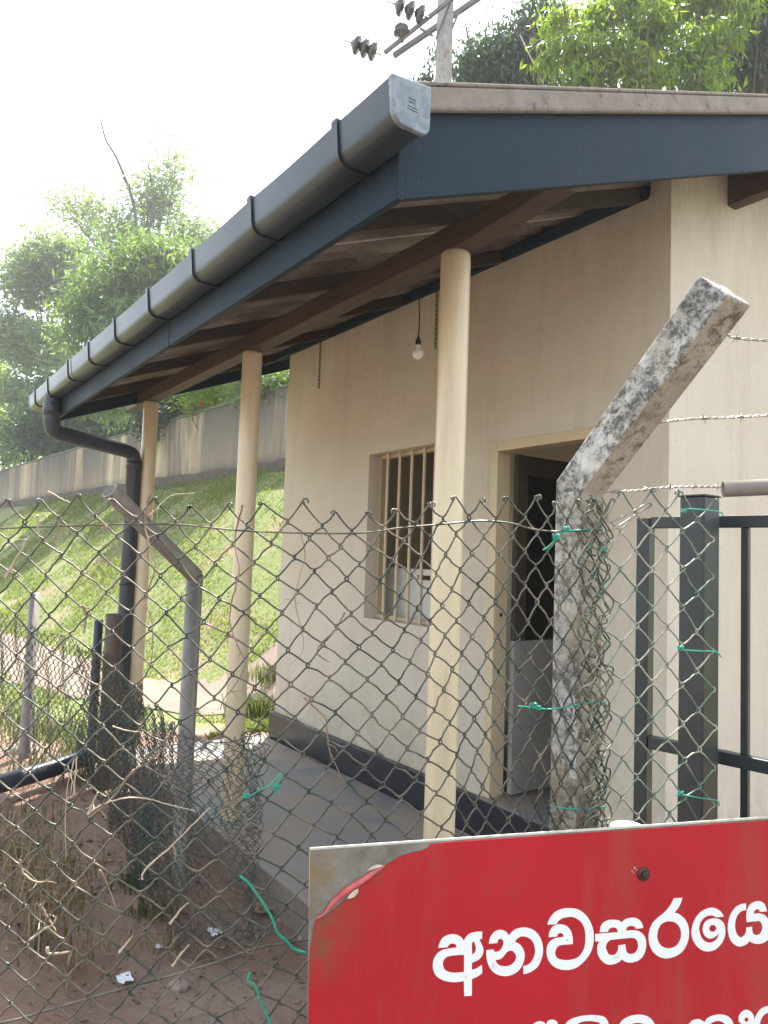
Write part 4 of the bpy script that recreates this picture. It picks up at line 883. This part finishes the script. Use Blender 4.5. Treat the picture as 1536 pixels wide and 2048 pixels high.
vine([(180, 1634), (230, 1590), (262, 1545), (272, 1538), (300, 1520), (330, 1495), (355, 1488)], 'thick brown stem running up to the right beside the bent pipe', .0034)
vine([(178, 1628), (186, 1605), (196, 1585)], 'pinkish stub of stem left of the side fence', .004, 'pale_stem')
vine([(40, 1720), (45, 1745), (75, 1765), (100, 1755), (110, 1735)], 'curled brown stem low on the left', .0032)
vine([(80, 1810), (95, 1835), (112, 1862)], 'forked dry twig at lower left', .004)
vine([(60, 1880), (85, 1860), (105, 1850), (112, 1832)], 'pale dry twig crossing the forked one at lower left', .0035, 'pale_stem')
vine([(95, 1895), (100, 1908), (140, 1902)], 'stubby pale twig tip at lower left', .004, 'pale_stem')
vine([(148, 1590), (152, 1510), (132, 1600), (132, 1720)], 'straight pale straw hanging above the bare soil', .002, 'pale_stem')
vine([(200, 1740), (215, 1770), (232, 1815)], 'broken brown straw above the bare soil', .0028)
vine([(340, 1848), (360, 1820), (378, 1805)], 'bright worn straw along a fence wire above the crumpled paper', .0035, 'pale_stem')
vine([(238, 1905), (255, 1885), (265, 1872)], 'bright worn straw low in the fence', .0035, 'pale_stem')
vine([(345, 1932), (365, 1905), (378, 1890)], 'bright worn straw right of the crumpled paper', .0035, 'pale_stem')
vine([(285, 1760), (290, 1740), (345, 1690), (395, 1640), (420, 1615)], 'long pale straw lying along a fence wire by the bent pipe', .0028, 'pale_stem')
vine([(190, 1075), (200, 1060), (215, 1050), (205, 1085)], 'small knot of brown tendrils over the lawn', .002)

# ------------------------------------------------------------------ side fence running away from the camera
plan = [(1.60, 3.27, .90), (1.50, 3.16, .92), (1.38, 3.15, .93), (1.29, 3.32, .93), (1.31, 3.75, .90), (1.40, 4.4, .90), (1.50, 5.1, .92), (1.55, 5.6, .95), (1.42, 6.2, 1.02), (1.22, 6.9, 1.08), (.98, 7.6, 1.14), (.55, 8.6, 1.14), (-.1, 9.8, 1.14)]
PL = np.array(spline([np.array(p) for p in plan], 16)); Ls = np.concatenate([[0], np.cumsum(np.linalg.norm(np.diff(PL[:, :2], axis=0), axis=1))])
sf = thing('side_fence', (1.45, 3.6, 0), 'low crumpled fine chain link fence running away past the bent pipe', 'fence')
mb = MB(); u = 0.; cw = .029; k = 0; rr = np.random.default_rng(5)
def sfp(u, z, off):
    x, y, h = (np.interp(u, Ls, PL[:, i]) for i in range(3)); x2, y2, _ = (np.interp(u+.02, Ls, PL[:, i]) for i in range(3))
    t = np.array([x2-x, y2-y]); t /= np.linalg.norm(t)+1e-9; nn = np.array([-t[1], t[0]])
    q = .028*math.sin(u*7+z*4)+.018*math.sin(u*17-z*9)+off
    dz = .012*math.sin(u*11+z*13)
    return np.array([x+nn[0]*q, y+nn[1]*q, z*h+dz+float(np.interp(u, [0, 1, 9], [.0, .0, .0]))])
for lay in (0, .045):
  u = 0. if lay == 0 else .10
  while u < (Ls[-1]-.06 if lay == 0 else 3.2):
    nz_ = 26; pts = []
    for b in range(nz_+1):
        left = (k+b) % 2 == 0; uu = u+(0 if left else cw)+rr.normal(0, .0025); z = 1-b/nz_
        f = .007 if left else -.007
        pts += [sfp(uu, z+.010, lay-f), sfp(uu+(-.004 if left else .004), z, lay), sfp(uu, z-.010, lay+f)]
    mb.tube(pts, .0017+.00045*min(u, 4.0), 4, cap=False); u += cw*(1 if u < 2.5 else 1.1); k += 1
o = mb.build('mesh', 'fence_wire_far', sf); o['kind'] = 'stuff'
for zf in (.985, .5):
    mb = MB(); mb.tube([sfp(q, zf, .004) for q in np.linspace(0, Ls[-1]-.05, 160)], .0022, 5); mb.build('line_wire', 'fence_wire_far', sf)
for i in range(22):       # frayed curls at the near end
    mb = MB(); q0 = np.array([1.60+rr.normal(0, .02), 3.27+rr.normal(0, .02), (.12+.075*i) if i < 11 else rr.uniform(.45, .92)]); mb.tube(spline([q0+np.array([.03*math.sin(j*1.4+i), .02*math.cos(j*1.1), .016*j-.05+.02*math.sin(j+i)]) for j in range(8)], 5), .0020, 5); mb.build('loose_end', 'fence_wire_far', sf)

# bent pipe post, brown post, slim post
def elbow_post(base, bend, tip, r, label, mat):
    o = thing('pipe_post', base, label, 'fence post', 'posts of the side fence')
    base, bend, tip = map(np.asarray, (base, bend, tip)); d1 = (bend-base)/np.linalg.norm(bend-base); d2 = (tip-bend)/np.linalg.norm(tip-bend)
    mb = MB(); mb.tube([base, bend-d1*.004, bend, bend+d2*.012, tip], r, 20, cap=False); b = mb.build('tube', mat, o)
    mb = MB(); mb.lathe(tip, -d2, [(r*.99, -.0005), (r*.86, -.0005), (r*.86, .25), (0, .25)], 20); mb.build('pipe_mouth', mat, o)
    mb = MB(); mb.lathe(bend-d1*.006, d1, [(r*1.0, 0), (r*1.06, .003), (r*1.06, .008), (r*1.0, .011)], 20); mb.build('weld', 'rust_pipe', o)
bb = onZ(357, 1785, -.02); bd_ = D(371, 1152, np.dot(bb-C0, FW)); 
tp = D(219, 981, np.dot(bb-C0, FW)-.30)
elbow_post((bb[0], bb[1], -.2), (bb[0], bb[1], bd_[2]), tp, .044, 'grey steel pipe post with its open top bent over to the left', 'galv_pipe')
def straight_post(p, r, h, label, mat):
    o = thing('pipe_post', (p[0], p[1], 0), label, 'fence post', 'posts of the side fence'); mb = MB()
    mb.lathe((p[0], p[1], -.2), (0, 0, 1), [(r, 0), (r, h+.2), (r*.9, h+.2), (r*.9, h+.12), (0, h+.12)], 18); mb.build('tube', mat, o)
bp_ = D(230, 1228, 5.65); straight_post(bp_, .066, bp_[2], 'thick brown pipe post beside the black downpipe', 'rust_pipe')
s7t = D(70, 1184, 6.35); s7 = s7t; straight_post(s7, .045, s7t[2], 'slim pale post at the far left of the side fence', 'grey_pipe')
s8 = onZ(185, 1400, 0); 
straight_post(D(197, 1250, 5.95), .035, D(197, 1240, 5.95)[2], 'short blue green stake in the side fence before the lawn', 'pipe_navy')

# ------------------------------------------------------------------ drain pipe, litter, stones
mb = MB(); a, b = onZ(0, 1568, .12), onZ(186, 1512, .10); dd = (b-a)
dp_ = thing('drain_pipe', b, 'dark grey plastic drain pipe lying on the soil at the left edge', 'pipe')
dn = dd/np.linalg.norm(dd); L_ = np.linalg.norm(dd)*2.4
mb.lathe(b, -dn, [(.060, .3), (.060, 0), (.067, 0), (.067, .05), (.064, .06), (.064, L_), (0, L_)], 22); mb.build('tube', 'pipe_navy', dp_)
def paper(px, py, s, label, name='paper_scrap', mat='paper', seed=1):
    c = onZ(px, py, 0); c[2] = float(ground_h(c[0], c[1]))+.012; rr = np.random.default_rng(seed); n = 6; mb = MB()
    V = [(c[0]+(i/(n-1)-.5)*s+rr.normal(0, s*.07), c[1]+(j/(n-1)-.5)*s*1.2+rr.normal(0, s*.07), c[2]+rr.uniform(0, s*.22)) for i in range(n) for j in range(n)]
    mb.add(V, [(i*n+j, (i+1)*n+j, (i+1)*n+j+1, i*n+j+1) for i in range(n-1) for j in range(n-1)]); tag(mb.build(name, mat), label, 'litter' if mat == 'paper' else 'leaf')
paper(432, 1858, .060, 'small torn white paper on the soil inside the side fence', seed=1)
paper(250, 1962, .055, 'crumpled white paper on the soil at bottom left', seed=2)
paper(318, 1890, .03, 'tiny white paper speck beside the side fence foot', seed=3)
paper(522, 1812, .10, 'curled dead brown leaf beside the verandah slab', 'dead_leaf', 'dead_leaf', seed=4)
def rock(px, py, r, label, seed, grp='small stones on the soil'):
    c = onZ(px, py, 0); c[2] = float(ground_h(c[0], c[1])); rr = np.random.default_rng(seed); mb = MB(); n = 10; prof = [(0, -r*.4), (r*.7, -r*.3), (r, 0), (r*.8, r*.45), (r*.4, r*.68), (0, r*.7)]
    mb.lathe(c, (0, 0, 1), prof, n); mb.v = [tuple(np.array(v)+rr.normal(0, r*.11, 3)) for v in mb.v]; tag(mb.build('stone', 'stone'), label, 'stone', grp)
rock(605, 1864, .022, 'pale pebble beside the left edge of the notice', 1); rock(560, 1830, .018, 'pebble near the dead brown leaf', 2); rock(355, 1965, .045, 'brown stone at the foot of the side fence', 3)
rock(50, 1500, .12, 'rounded brown stone behind the drain pipe', 4); rock(228, 1770, .015, 'small pale pebble on the bare soil', 5)
rock(515, 1855, .014, 'tiny grey pebble between torn paper and slab', 6)

mb = MB(); rr = np.random.default_rng(77)       # crumbs of earth, chips and bits of straw: one mass
for i in range(4200):
    x, y = rr.uniform(.15, 1.78), rr.uniform(2.2, 6.4); z = float(ground_h(x, y)); r = .004+.016*rr.uniform()**4
    if rr.uniform() < .72:
        q = [np.array([x, y, z])+rr.normal(0, r, 3)*np.array([1, 1, .6]) for _ in range(5)]; mb.add(q, [(0, 1, 2), (0, 2, 3), (0, 3, 1), (4, 2, 1), (4, 3, 2), (4, 1, 3)])
    else:
        a = rr.uniform(0, 6.28); l = rr.uniform(.01, .07); d_ = np.array([math.cos(a), math.sin(a), rr.normal(0, .15)])*l; p = np.array([x, y, z+.006]); w_ = np.array([-math.sin(a), math.cos(a), .3])*.0016
        mb.add([p-d_-w_, p-d_+w_, p+d_+w_, p+d_-w_], [(0, 1, 2, 3)])
tag(mb.build('soil_litter', 'litter_mix'), 'crumbs of earth, chips and straw strewn over the bare soil', 'litter', None, 'stuff')

# ------------------------------------------------------------------ plants
def leaves(centers, L, Wd, rng, droop=.5, tintbase=None, spread=None):
    n = len(centers); a = rng.uniform(0, 2*math.pi, n); el = rng.normal(-droop, .5, n)
    d = np.stack([np.cos(a)*np.cos(el), np.sin(a)*np.cos(el), np.sin(el)], 1)
    r = rng.normal(0, 1, (n, 3)); s = np.cross(d, r); s /= np.linalg.norm(s, axis=1)[:, None]+1e-9
    l = (L*rng.uniform(.6, 1.3, n))[:, None]; w = (Wd*rng.uniform(.7, 1.2, n))[:, None]; nn = np.cross(d, s)
    V = np.stack([centers, centers+d*l*.45+s*w*.5+nn*w*.12, centers+d*l, centers+d*l*.45-s*w*.5+nn*w*.12], 1).reshape(-1, 3)
    F = np.arange(4*n).reshape(-1, 4); t = np.clip((tintbase if tintbase is not None else rng.uniform(0, .9, n))+rng.normal(0, .14, n), 0, 1)
    return V, F, np.repeat(t, 4)
def tree(name, label, base, blobs, nleaf, L, Wd, mat, seed, droop=.5, bark='bark', r0=.16, limbs=True, group=None, cat='tree', per=22, clump=.30, dens_edge=.55):
    rng = np.random.default_rng(seed); o = thing(name, base, label, cat, group); base = np.asarray(base, float)
    vol = np.array([b[1][0]*b[1][1]*b[1][2] for b in blobs])**.67; vol = vol*np.array([b[2] if len(b) > 2 else 1 for b in blobs]); vol /= vol.sum(); cs = []; tb = []
    for (c, rad, *_), fr_ in zip(blobs, vol):
        nc = max(3, int(nleaf*fr_/per)); q = rng.normal(0, 1, (nc, 3)); q /= np.linalg.norm(q, axis=1)[:, None]
        q *= (rng.uniform(0, 1, nc)**dens_edge)[:, None]*(1+rng.normal(0, .12, nc))[:, None]
        cc = np.asarray(c)+q*np.asarray(rad); tone = rng.uniform(.0, .8, nc)
        p = np.repeat(cc, per, 0)+rng.normal(0, clump, (nc*per, 3))*np.array([1, 1, .75]); cs.append(p); tb.append(np.repeat(tone, per))
    V, F, t = leaves(np.concatenate(cs), L, Wd, rng, droop, np.concatenate(tb)); arr_mesh('crown', V, F, mat, o, t)
    mb = MB(); top = np.mean([b[0] for b in blobs], 0); mid = base*.45+top*.55+rng.normal(0, .2, 3)
    mb.tube(spline([base-np.array([0, 0, .3]), base*.75+top*.25+rng.normal(0, .1, 3), mid, top], 6), np.linspace(r0, r0*.35, 19), 9); tr = mb.build('trunk', bark, o)
    if limbs:
        for b in blobs:
            c = np.asarray(b[0], float); st = base+(top-base)*rng.uniform(.35, .7); md = (st+c)/2+rng.normal(0, .25, 3); mb = MB(); e_ = c+(c-st)*.25
            mb.tube(spline([st, md, c, e_], 5), np.linspace(r0*.4, r0*.06, 16), 6); mb.build('limb', bark, o)
            for q in range(3):
                e2 = c+rng.normal(0, .6, 3)*np.asarray(b[1]); mb = MB(); mb.tube(spline([md, (md+e2)/2+rng.normal(0, .15, 3), e2], 5), np.linspace(r0*.18, r0*.03, 11), 5); mb.build('branch', bark, o)
    return o
def blob(px, py, d, rpx, squash=.85, wt=1., deep=None):
    r = rpx/FPX*d; return (D(px, py, d), (r, deep or r, r*squash), wt)
def foot(px, py, d): p = D(px, py, d); p[2] = float(ground_h(p[0], p[1])); return p
tree('broadleaf_tree', 'dense green tree with yellow tips beyond the wall, left of the gutter', foot(270, 900, 30.2), [blob(265, 575, 30.2, 110), blob(330, 530, 29.7, 85), blob(200, 640, 30.2, 85), blob(300, 670, 29.1, 90), blob(235, 770, 29.1, 80), blob(360, 600, 29.7, 60)], 25000, 0.37, 0.09, 'leaf_mid', 11, .7, clump=.33, r0=.25)
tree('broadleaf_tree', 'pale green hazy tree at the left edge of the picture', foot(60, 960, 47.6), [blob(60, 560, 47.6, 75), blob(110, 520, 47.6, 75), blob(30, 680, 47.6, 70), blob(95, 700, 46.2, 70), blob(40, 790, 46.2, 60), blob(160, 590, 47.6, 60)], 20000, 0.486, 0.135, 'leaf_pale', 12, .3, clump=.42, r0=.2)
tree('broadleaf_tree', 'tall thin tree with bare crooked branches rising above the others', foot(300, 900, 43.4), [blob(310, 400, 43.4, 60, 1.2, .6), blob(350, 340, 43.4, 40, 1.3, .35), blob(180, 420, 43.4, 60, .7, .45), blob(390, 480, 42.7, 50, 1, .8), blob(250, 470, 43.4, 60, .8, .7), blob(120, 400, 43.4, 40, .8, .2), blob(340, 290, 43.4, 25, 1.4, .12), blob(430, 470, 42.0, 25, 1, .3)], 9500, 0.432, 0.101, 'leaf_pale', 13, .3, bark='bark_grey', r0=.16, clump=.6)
tn = thing('bare_branch', D(290, 620, 42), 'bare crooked branch bending up and left against the white sky', 'branch')
mb = MB(); mb.tube(spline([D(285, 620, 42), D(275, 480, 42), D(265, 400, 42), D(235, 320, 42), D(212, 280, 42), D(200, 240, 42), D(183, 228, 42)], 6), np.linspace(.12, .02, 37), 7); mb.build('stem', 'bark_grey', tn)
mb = MB(); mb.tube(spline([D(290, 600, 42), D(292, 480, 42), D(306, 430, 42), D(304, 370, 42), D(295, 325, 42)], 6), np.linspace(.14, .04, 25), 7); mb.build('side_shoot', 'bark_grey', tn)
mb = MB(); mb.tube(spline([D(300, 420, 42), D(330, 412, 42), D(365, 395, 42)], 6), np.linspace(.04, .01, 13), 6); mb.build('side_shoot', 'bark_grey', tn)
tree('broadleaf_tree', 'dark tree behind the wall below the far end of the gutter', foot(200, 900, 40.6), [blob(140, 800, 40.6, 70), blob(210, 850, 40.6, 60), blob(80, 860, 41.3, 60), blob(260, 830, 39.9, 55), blob(150, 890, 40.6, 50)], 20000, 0.432, 0.121, 'leaf_dark', 14, .5, clump=.42, r0=.18)
tree('broadleaf_tree', 'sunlit light green tree at far left above the wall end', foot(15, 960, 56.0), [blob(10, 870, 56.0, 55), blob(40, 905, 56.0, 40), blob(-50, 850, 56.0, 70), blob(-30, 760, 57.4, 60)], 9000, 0.540, 0.176, 'leaf_bright', 15, .3, clump=.42, r0=.18)
tree('broadleaf_tree', 'dark leafy tree behind the wall, its crown mostly hidden by the verandah roof', foot(440, 830, 23.0), [blob(350, 800, 23.5, 50), blob(410, 780, 23, 45), blob(320, 850, 24, 40), blob(300, 815, 24, 35), blob(470, 700, 22, 75), blob(520, 610, 21.5, 85), blob(560, 520, 21.5, 70), blob(430, 640, 22.5, 60), blob(610, 640, 21, 80)], 26000, .26, .075, 'leaf_dark', 16, .4, r0=.12)
hb = tree('shrub', 'yellow green shrub with a red flower on top of the wall', foot(425, 800, 21.6), [blob(425, 788, 21.6, 26), blob(455, 778, 21.4, 22), blob(395, 800, 21.8, 18)], 2600, .17, .05, 'leaf_bright', 17, .2, r0=.04, cat='shrub')
mb = MB(); fc = D(404, 806, 21.2)
for i in range(5): a = i*1.257; mb.add([fc, fc+np.array([.07*math.cos(a), .02, .07*math.sin(a)]), fc+np.array([.13*math.cos(a+.4), .0, .13*math.sin(a+.4)]), fc+np.array([.07*math.cos(a+.8), .02, .07*math.sin(a+.8)])], [(0, 1, 2, 3)])
mb.build('flower', 'red_petal', hb)
tree('shrub', 'low hedge along the wall top seen between post and house corner', foot(545, 775, 19), [blob(530, 772, 19, 22), blob(565, 760, 18.6, 22), blob(495, 780, 19.6, 18)], 2600, .17, .06, 'leaf_mid', 18, .3, r0=.04, cat='shrub')
# trees behind the roof at the right
tree('mango_tree', 'dark drooping tree behind the roof right of the utility pole', foot(1010, 300, 14.8), [blob(945, 130, 14.8, 45), blob(1000, 110, 14.8, 55), blob(1060, 60, 14.8, 45), blob(1010, 170, 14.8, 60), blob(1070, 140, 14.8, 55), blob(935, 190, 14.8, 45), blob(1085, 20, 14.8, 30)], 10500, .19, .045, 'leaf_dark', 21, 1.0, r0=.2, clump=.17)
tree('sprig_tree', 'thin leafy sprigs just left of the utility pole', foot(862, 300, 15.2), [blob(858, 150, 15.2, 14, 1.3), blob(872, 105, 15.2, 12, 1.3), blob(838, 165, 15.2, 10), blob(860, 210, 15.2, 20)], 420, .18, .045, 'leaf_dark', 22, 1.0, r0=.05, clump=.1)
tree('broadleaf_tree', 'bright yellow green tree behind the roof at upper right', foot(1250, 300, 13.3), [blob(1150, 95, 13.0, 45), blob(1120, 40, 13.3, 35), blob(1200, 35, 13.4, 50), blob(1230, 110, 13.0, 55), blob(1170, 165, 13.0, 55), blob(1300, 60, 13.2, 60), blob(1290, 150, 12.8, 55), blob(1380, 110, 13.0, 55), blob(1350, 20, 13.6, 50), blob(1440, 80, 13.0, 45), blob(1260, -30, 13.6, 60), blob(1420, -10, 13.4, 55), blob(1095, 120, 13.2, 25), blob(1410, 165, 12.8, 40), blob(1480, 20, 13.2, 35)], 13500, .20, .046, 'leaf_bright', 23, .9, r0=.16, per=16, clump=.15, dens_edge=.8)
tree('broadleaf_tree', 'dark bluish tree behind the roof at the top right corner', foot(1490, 300, 14.1), [blob(1490, 70, 14.1, 65), blob(1450, 140, 14.1, 50), blob(1530, 150, 14.1, 60), blob(1560, 40, 14.1, 70), blob(1440, 40, 14.4, 40), blob(1510, -40, 14.1, 70)], 10500, .20, .05, 'leaf_dark', 24, .8, r0=.2, clump=.15)

# lawn blades: one mass
rng = np.random.default_rng(3); N = 150000
x = rng.uniform(1.4, 9.3, N); y = 6.9+rng.uniform(0, 1, N)**1.6*30
d = (x-WA[0])*WN[0]+(y-WA[1])*WN[1]
pcd = np.array(pc); dist = np.full(N, 9.)
for q in pcd[::2]: dist = np.minimum(dist, np.hypot(x-q[0], y-q[1]))
keep = (vnoise(x, y, 1.1, 21)+.5*vnoise(x, y, 4.3, 22) < .62) & (d > .12) & (dist > .72) & ~((x < 2.0) & (y < 8.0)) & (rng.uniform(0, 1, N) < .35+.65*(vnoise(x, y, 2.5, 8) > -.25))
x, y = x[keep], y[keep]; z = ground_h(x, y)-.01; n = len(x)
h = rng.uniform(.022, .066, n)*(1+.5*(y > 16))*(1+.9*np.clip(vnoise(x, y, 3.1, 31), -.6, 1)); a = rng.uniform(0, 6.28, n); wv = rng.uniform(.006, .013, n)*(1+.05*y); le = rng.normal(0, .6, (n, 2))*h[:, None]
V = np.stack([np.stack([x-np.cos(a)*wv, y-np.sin(a)*wv, z], 1), np.stack([x+np.cos(a)*wv, y+np.sin(a)*wv, z], 1), np.stack([x+le[:, 0], y+le[:, 1], z+h], 1)], 1).reshape(-1, 3)
t = np.repeat(np.clip(.45+.35*vnoise(x, y, 1.5, 4)+rng.normal(0, .2, n), 0, 1), 3)
gl_ = arr_mesh('lawn_grass', V, np.arange(3*n).reshape(-1, 3), 'grass_blade', None, t); gl_['kind'] = 'stuff'; gl_['label'] = 'short sunlit grass covering the bank below the wall'; gl_['category'] = 'grass'
def tuft(px, py, n, hgt, spread, label, mat='weed_leaf', seed=1, name='weed_clump', group='weeds growing in the soil', z=0., lean=.5, wid=.005):
    c = onZ(px, py, z); c[2] = float(ground_h(c[0], c[1])); rng = np.random.default_rng(seed); mbV = []; mbF = []; T = []
    for i in range(n):
        b = c+np.array([rng.normal(0, spread), rng.normal(0, spread), -.01]); a = rng.uniform(0, 6.28); l = hgt*rng.uniform(.5, 1.2); o = np.array([math.cos(a), math.sin(a), 0])*l*lean*rng.uniform(.2, 1.2); s = np.array([-math.sin(a), math.cos(a), 0])*wid*rng.uniform(.6, 1.3)
        k = len(mbV); mbV += [b-s, b+s, b+o*.4+s*.9+np.array([0, 0, l*.6]), b+o*.4-s*.9+np.array([0, 0, l*.6]), b+o+np.array([0, 0, l*(.95-lean*.35)]), b+o*1.02+np.array([0, 0, l*(.95-lean*.35)])]
        mbF += [(k, k+1, k+2, k+3), (k+3, k+2, k+5, k+4)]; T += [rng.uniform(0, 1)]*6
    o = arr_mesh(name, np.array(mbV), np.array(mbF), mat, None, T); tag(o, label, 'plant', group, 'stuff')
tuft(515, 1425, 500, .30, .14, 'thick green grass tuft at the house corner behind the middle post', seed=1, name='grass_tuft', lean=.6, wid=.006)
tuft(545, 1400, 260, .26, .16, 'green grass tuft against the far end of the house', seed=2, name='grass_tuft', lean=.6, wid=.006)
tuft(270, 1760, 90, .12, .06, 'green weeds at the foot of the side fence', seed=3)
tuft(295, 1830, 60, .10, .06, 'lower green weeds at the foot of the side fence', seed=4)
tuft(60, 1640, 60, .16, .10, 'green blades growing from the earth bank at left', seed=5, wid=.0035)
tuft(25, 1720, 90, .15, .12, 'dry brown grass on the earth bank at left edge', 'dry_leaf', seed=6)
tuft(100, 1800, 160, .17, .12, 'sparse dry grass over the earth bank', 'dry_leaf', seed=7)
tuft(60, 1960, 90, .10, .12, 'weeds and dry grass at the bottom left corner', seed=8)
tuft(95, 1470, 300, .22, .22, 'pale weeds behind the drain pipe by the side fence', seed=9, wid=.008)
tuft(170, 1500, 120, .24, .10, 'bright weeds at the end of the drain pipe', seed=10, wid=.009)
tuft(20, 1440, 260, .20, .25, 'rough grass at the left edge behind the drain pipe', seed=11, wid=.008)
tuft(140, 1960, 90, .10, .10, 'flattened dry grass on the soil at bottom left', 'dry_leaf', seed=12)
tuft(90, 1540, 140, .22, .16, 'low green weeds along the drain pipe', seed=13)

tuft(45, 1700, 130, .42, .14, 'tangle of long dry stems on the earth bank at left', 'dry_leaf', seed=31, name='dry_brush', wid=.0022, lean=.9)
tuft(30, 1850, 150, .36, .14, 'tangle of dry brown stems lower down the earth bank', 'dry_leaf', seed=32, name='dry_brush', wid=.0022, lean=1.0)
tuft(90, 1760, 110, .26, .12, 'dark weeds mixed into the dry stems at left', seed=33, wid=.0035, lean=.8)
tuft(40, 1960, 120, .24, .13, 'dry stems at the bottom left corner', 'dry_leaf', seed=34, name='dry_brush', wid=.002, lean=1.0)
tuft(310, 1900, 70, .14, .07, 'dead grass at the foot of the side fence', 'dry_leaf', seed=35, name='dry_brush', wid=.002, lean=.9)

# ------------------------------------------------------------------ utility pole
PD = 12.5; pb = D(886, 172, PD); pz = 0.
up_ = thing('utility_pole', (pb[0], pb[1], float(ground_h(pb[0], pb[1]))), 'weathered concrete utility pole with cross arms behind the roof', 'pole')
sd_ = .225; a1, a2 = R(5), R(95)
e1 = np.array([math.cos(R(-35+38)), math.sin(R(-35+38)), 0]); e2 = np.array([-e1[1], e1[0], 0])
mb = MB(); top = D(886, -160, PD)[2]; q = [(-1, -1), (1, -1), (1, 1), (-1, 1)]
mb.hexa([(*(pb+e1*sd_/2*i+e2*sd_/2*j)[:2], -.3) for i, j in q], [(*(pb+e1*sd_*.46*i+e2*sd_*.46*j)[:2], top) for i, j in q]); mb.build('shaft', 'pole_concrete', up_, .02)
def arm(p, q, w, h):
    mb = MB(); mb.bar(p, q, w, h); mb.build('cross_arm', 'arm_steel', up_, .006)
arm(D(769, 106, PD-.25), D(1010, -88, PD-.25), .06, .06); arm(D(787, 112, PD+.25), D(1040, -60, PD+.25), .08, .08)
for pts in ([(903, 0), (880, 40), (872, 78)], [(920, 18), (905, 55)], [(840, 57), (866, 72)]):
    mb = MB(); mb.bar(D(*pts[0], PD-.16), D(*pts[-1], PD-.16), .03, .03); mb.build('brace', 'arm_steel', up_)
def discs(p0, p1, label, n=3):
    p0, p1 = D(*p0, PD-.3), D(*p1, PD-.3); ax = (p1-p0); L = np.linalg.norm(ax); ax /= L
    o = thing('insulator_string', p0, label, 'insulator', 'insulators on the utility pole')
    for i in range(n):
        c = p0+ax*L*(i+.3)/n; mb = MB(); mb.lathe(c, ax, [(.0, -.05), (.05, -.05), (.075, -.02), (.13, .01), (.152, .045), (.15, .075), (.125, .085), (.07, .07), (.05, .10), (0, .10)], 18); mb.build('disc', 'insulator_brown', o)
    mb = MB(); mb.tube([p0-ax*.14, p1+ax*.12], .014, 6); mb.build('pin', 'arm_steel', o)
discs((704, 86), (752, 105), 'string of three dark insulator discs hanging free at left')
discs((790, 8), (850, 32), 'string of three dark insulator discs at the top of the picture')
o = thing('pin_insulator', D(800, 62, PD-.25), 'single dark pin insulator standing on the cross arm', 'insulator')
mb = MB(); mb.lathe(D(804, 84, PD-.25), (-.1, 0, 1), [(.03, 0), (.05, .10), (.13, .13), (.14, .16), (.09, .19), (.12, .21), (.12, .24), (.06, .30), (0, .31)], 18); mb.build('body', 'insulator_brown', o)
mb = MB(); mb.tube([D(1040, 70, 14), D(1090, 176, 13.2), D(1140, 290, 12.5)], .012, 6); tag(mb.build('stay_cable', 'barb_steel'), 'thin pale cable slanting down in front of the dark tree', 'cable')
mb = MB(); mb.tube([D(687, 83, PD-.3), D(600, 30, PD+6), D(300, -150, PD+30)], .006, 5); tag(mb.build('power_line', 'arm_steel'), 'thin power line leaving the free insulator string', 'cable')

# ------------------------------------------------------------------ thin haze
HZ = .0013
if HZ:
    hm = bpy.data.materials.new('haze'); hm.use_nodes = True; t = hm.node_tree; t.nodes.clear()
    pv = t.nodes.new('ShaderNodeVolumePrincipled'); pv.inputs['Color'].default_value = (.95, .97, 1, 1); pv.inputs['Density'].default_value = HZ; pv.inputs['Anisotropy'].default_value = .3
    ot = t.nodes.new('ShaderNodeOutputMaterial'); t.links.new(pv.outputs[0], ot.inputs['Volume']); M['haze'] = hm
    mb = MB(); mb.box(-160, 160, -160, 230, -1.5, 34); hz = mb.build('haze', 'haze'); hz['kind'] = 'stuff'
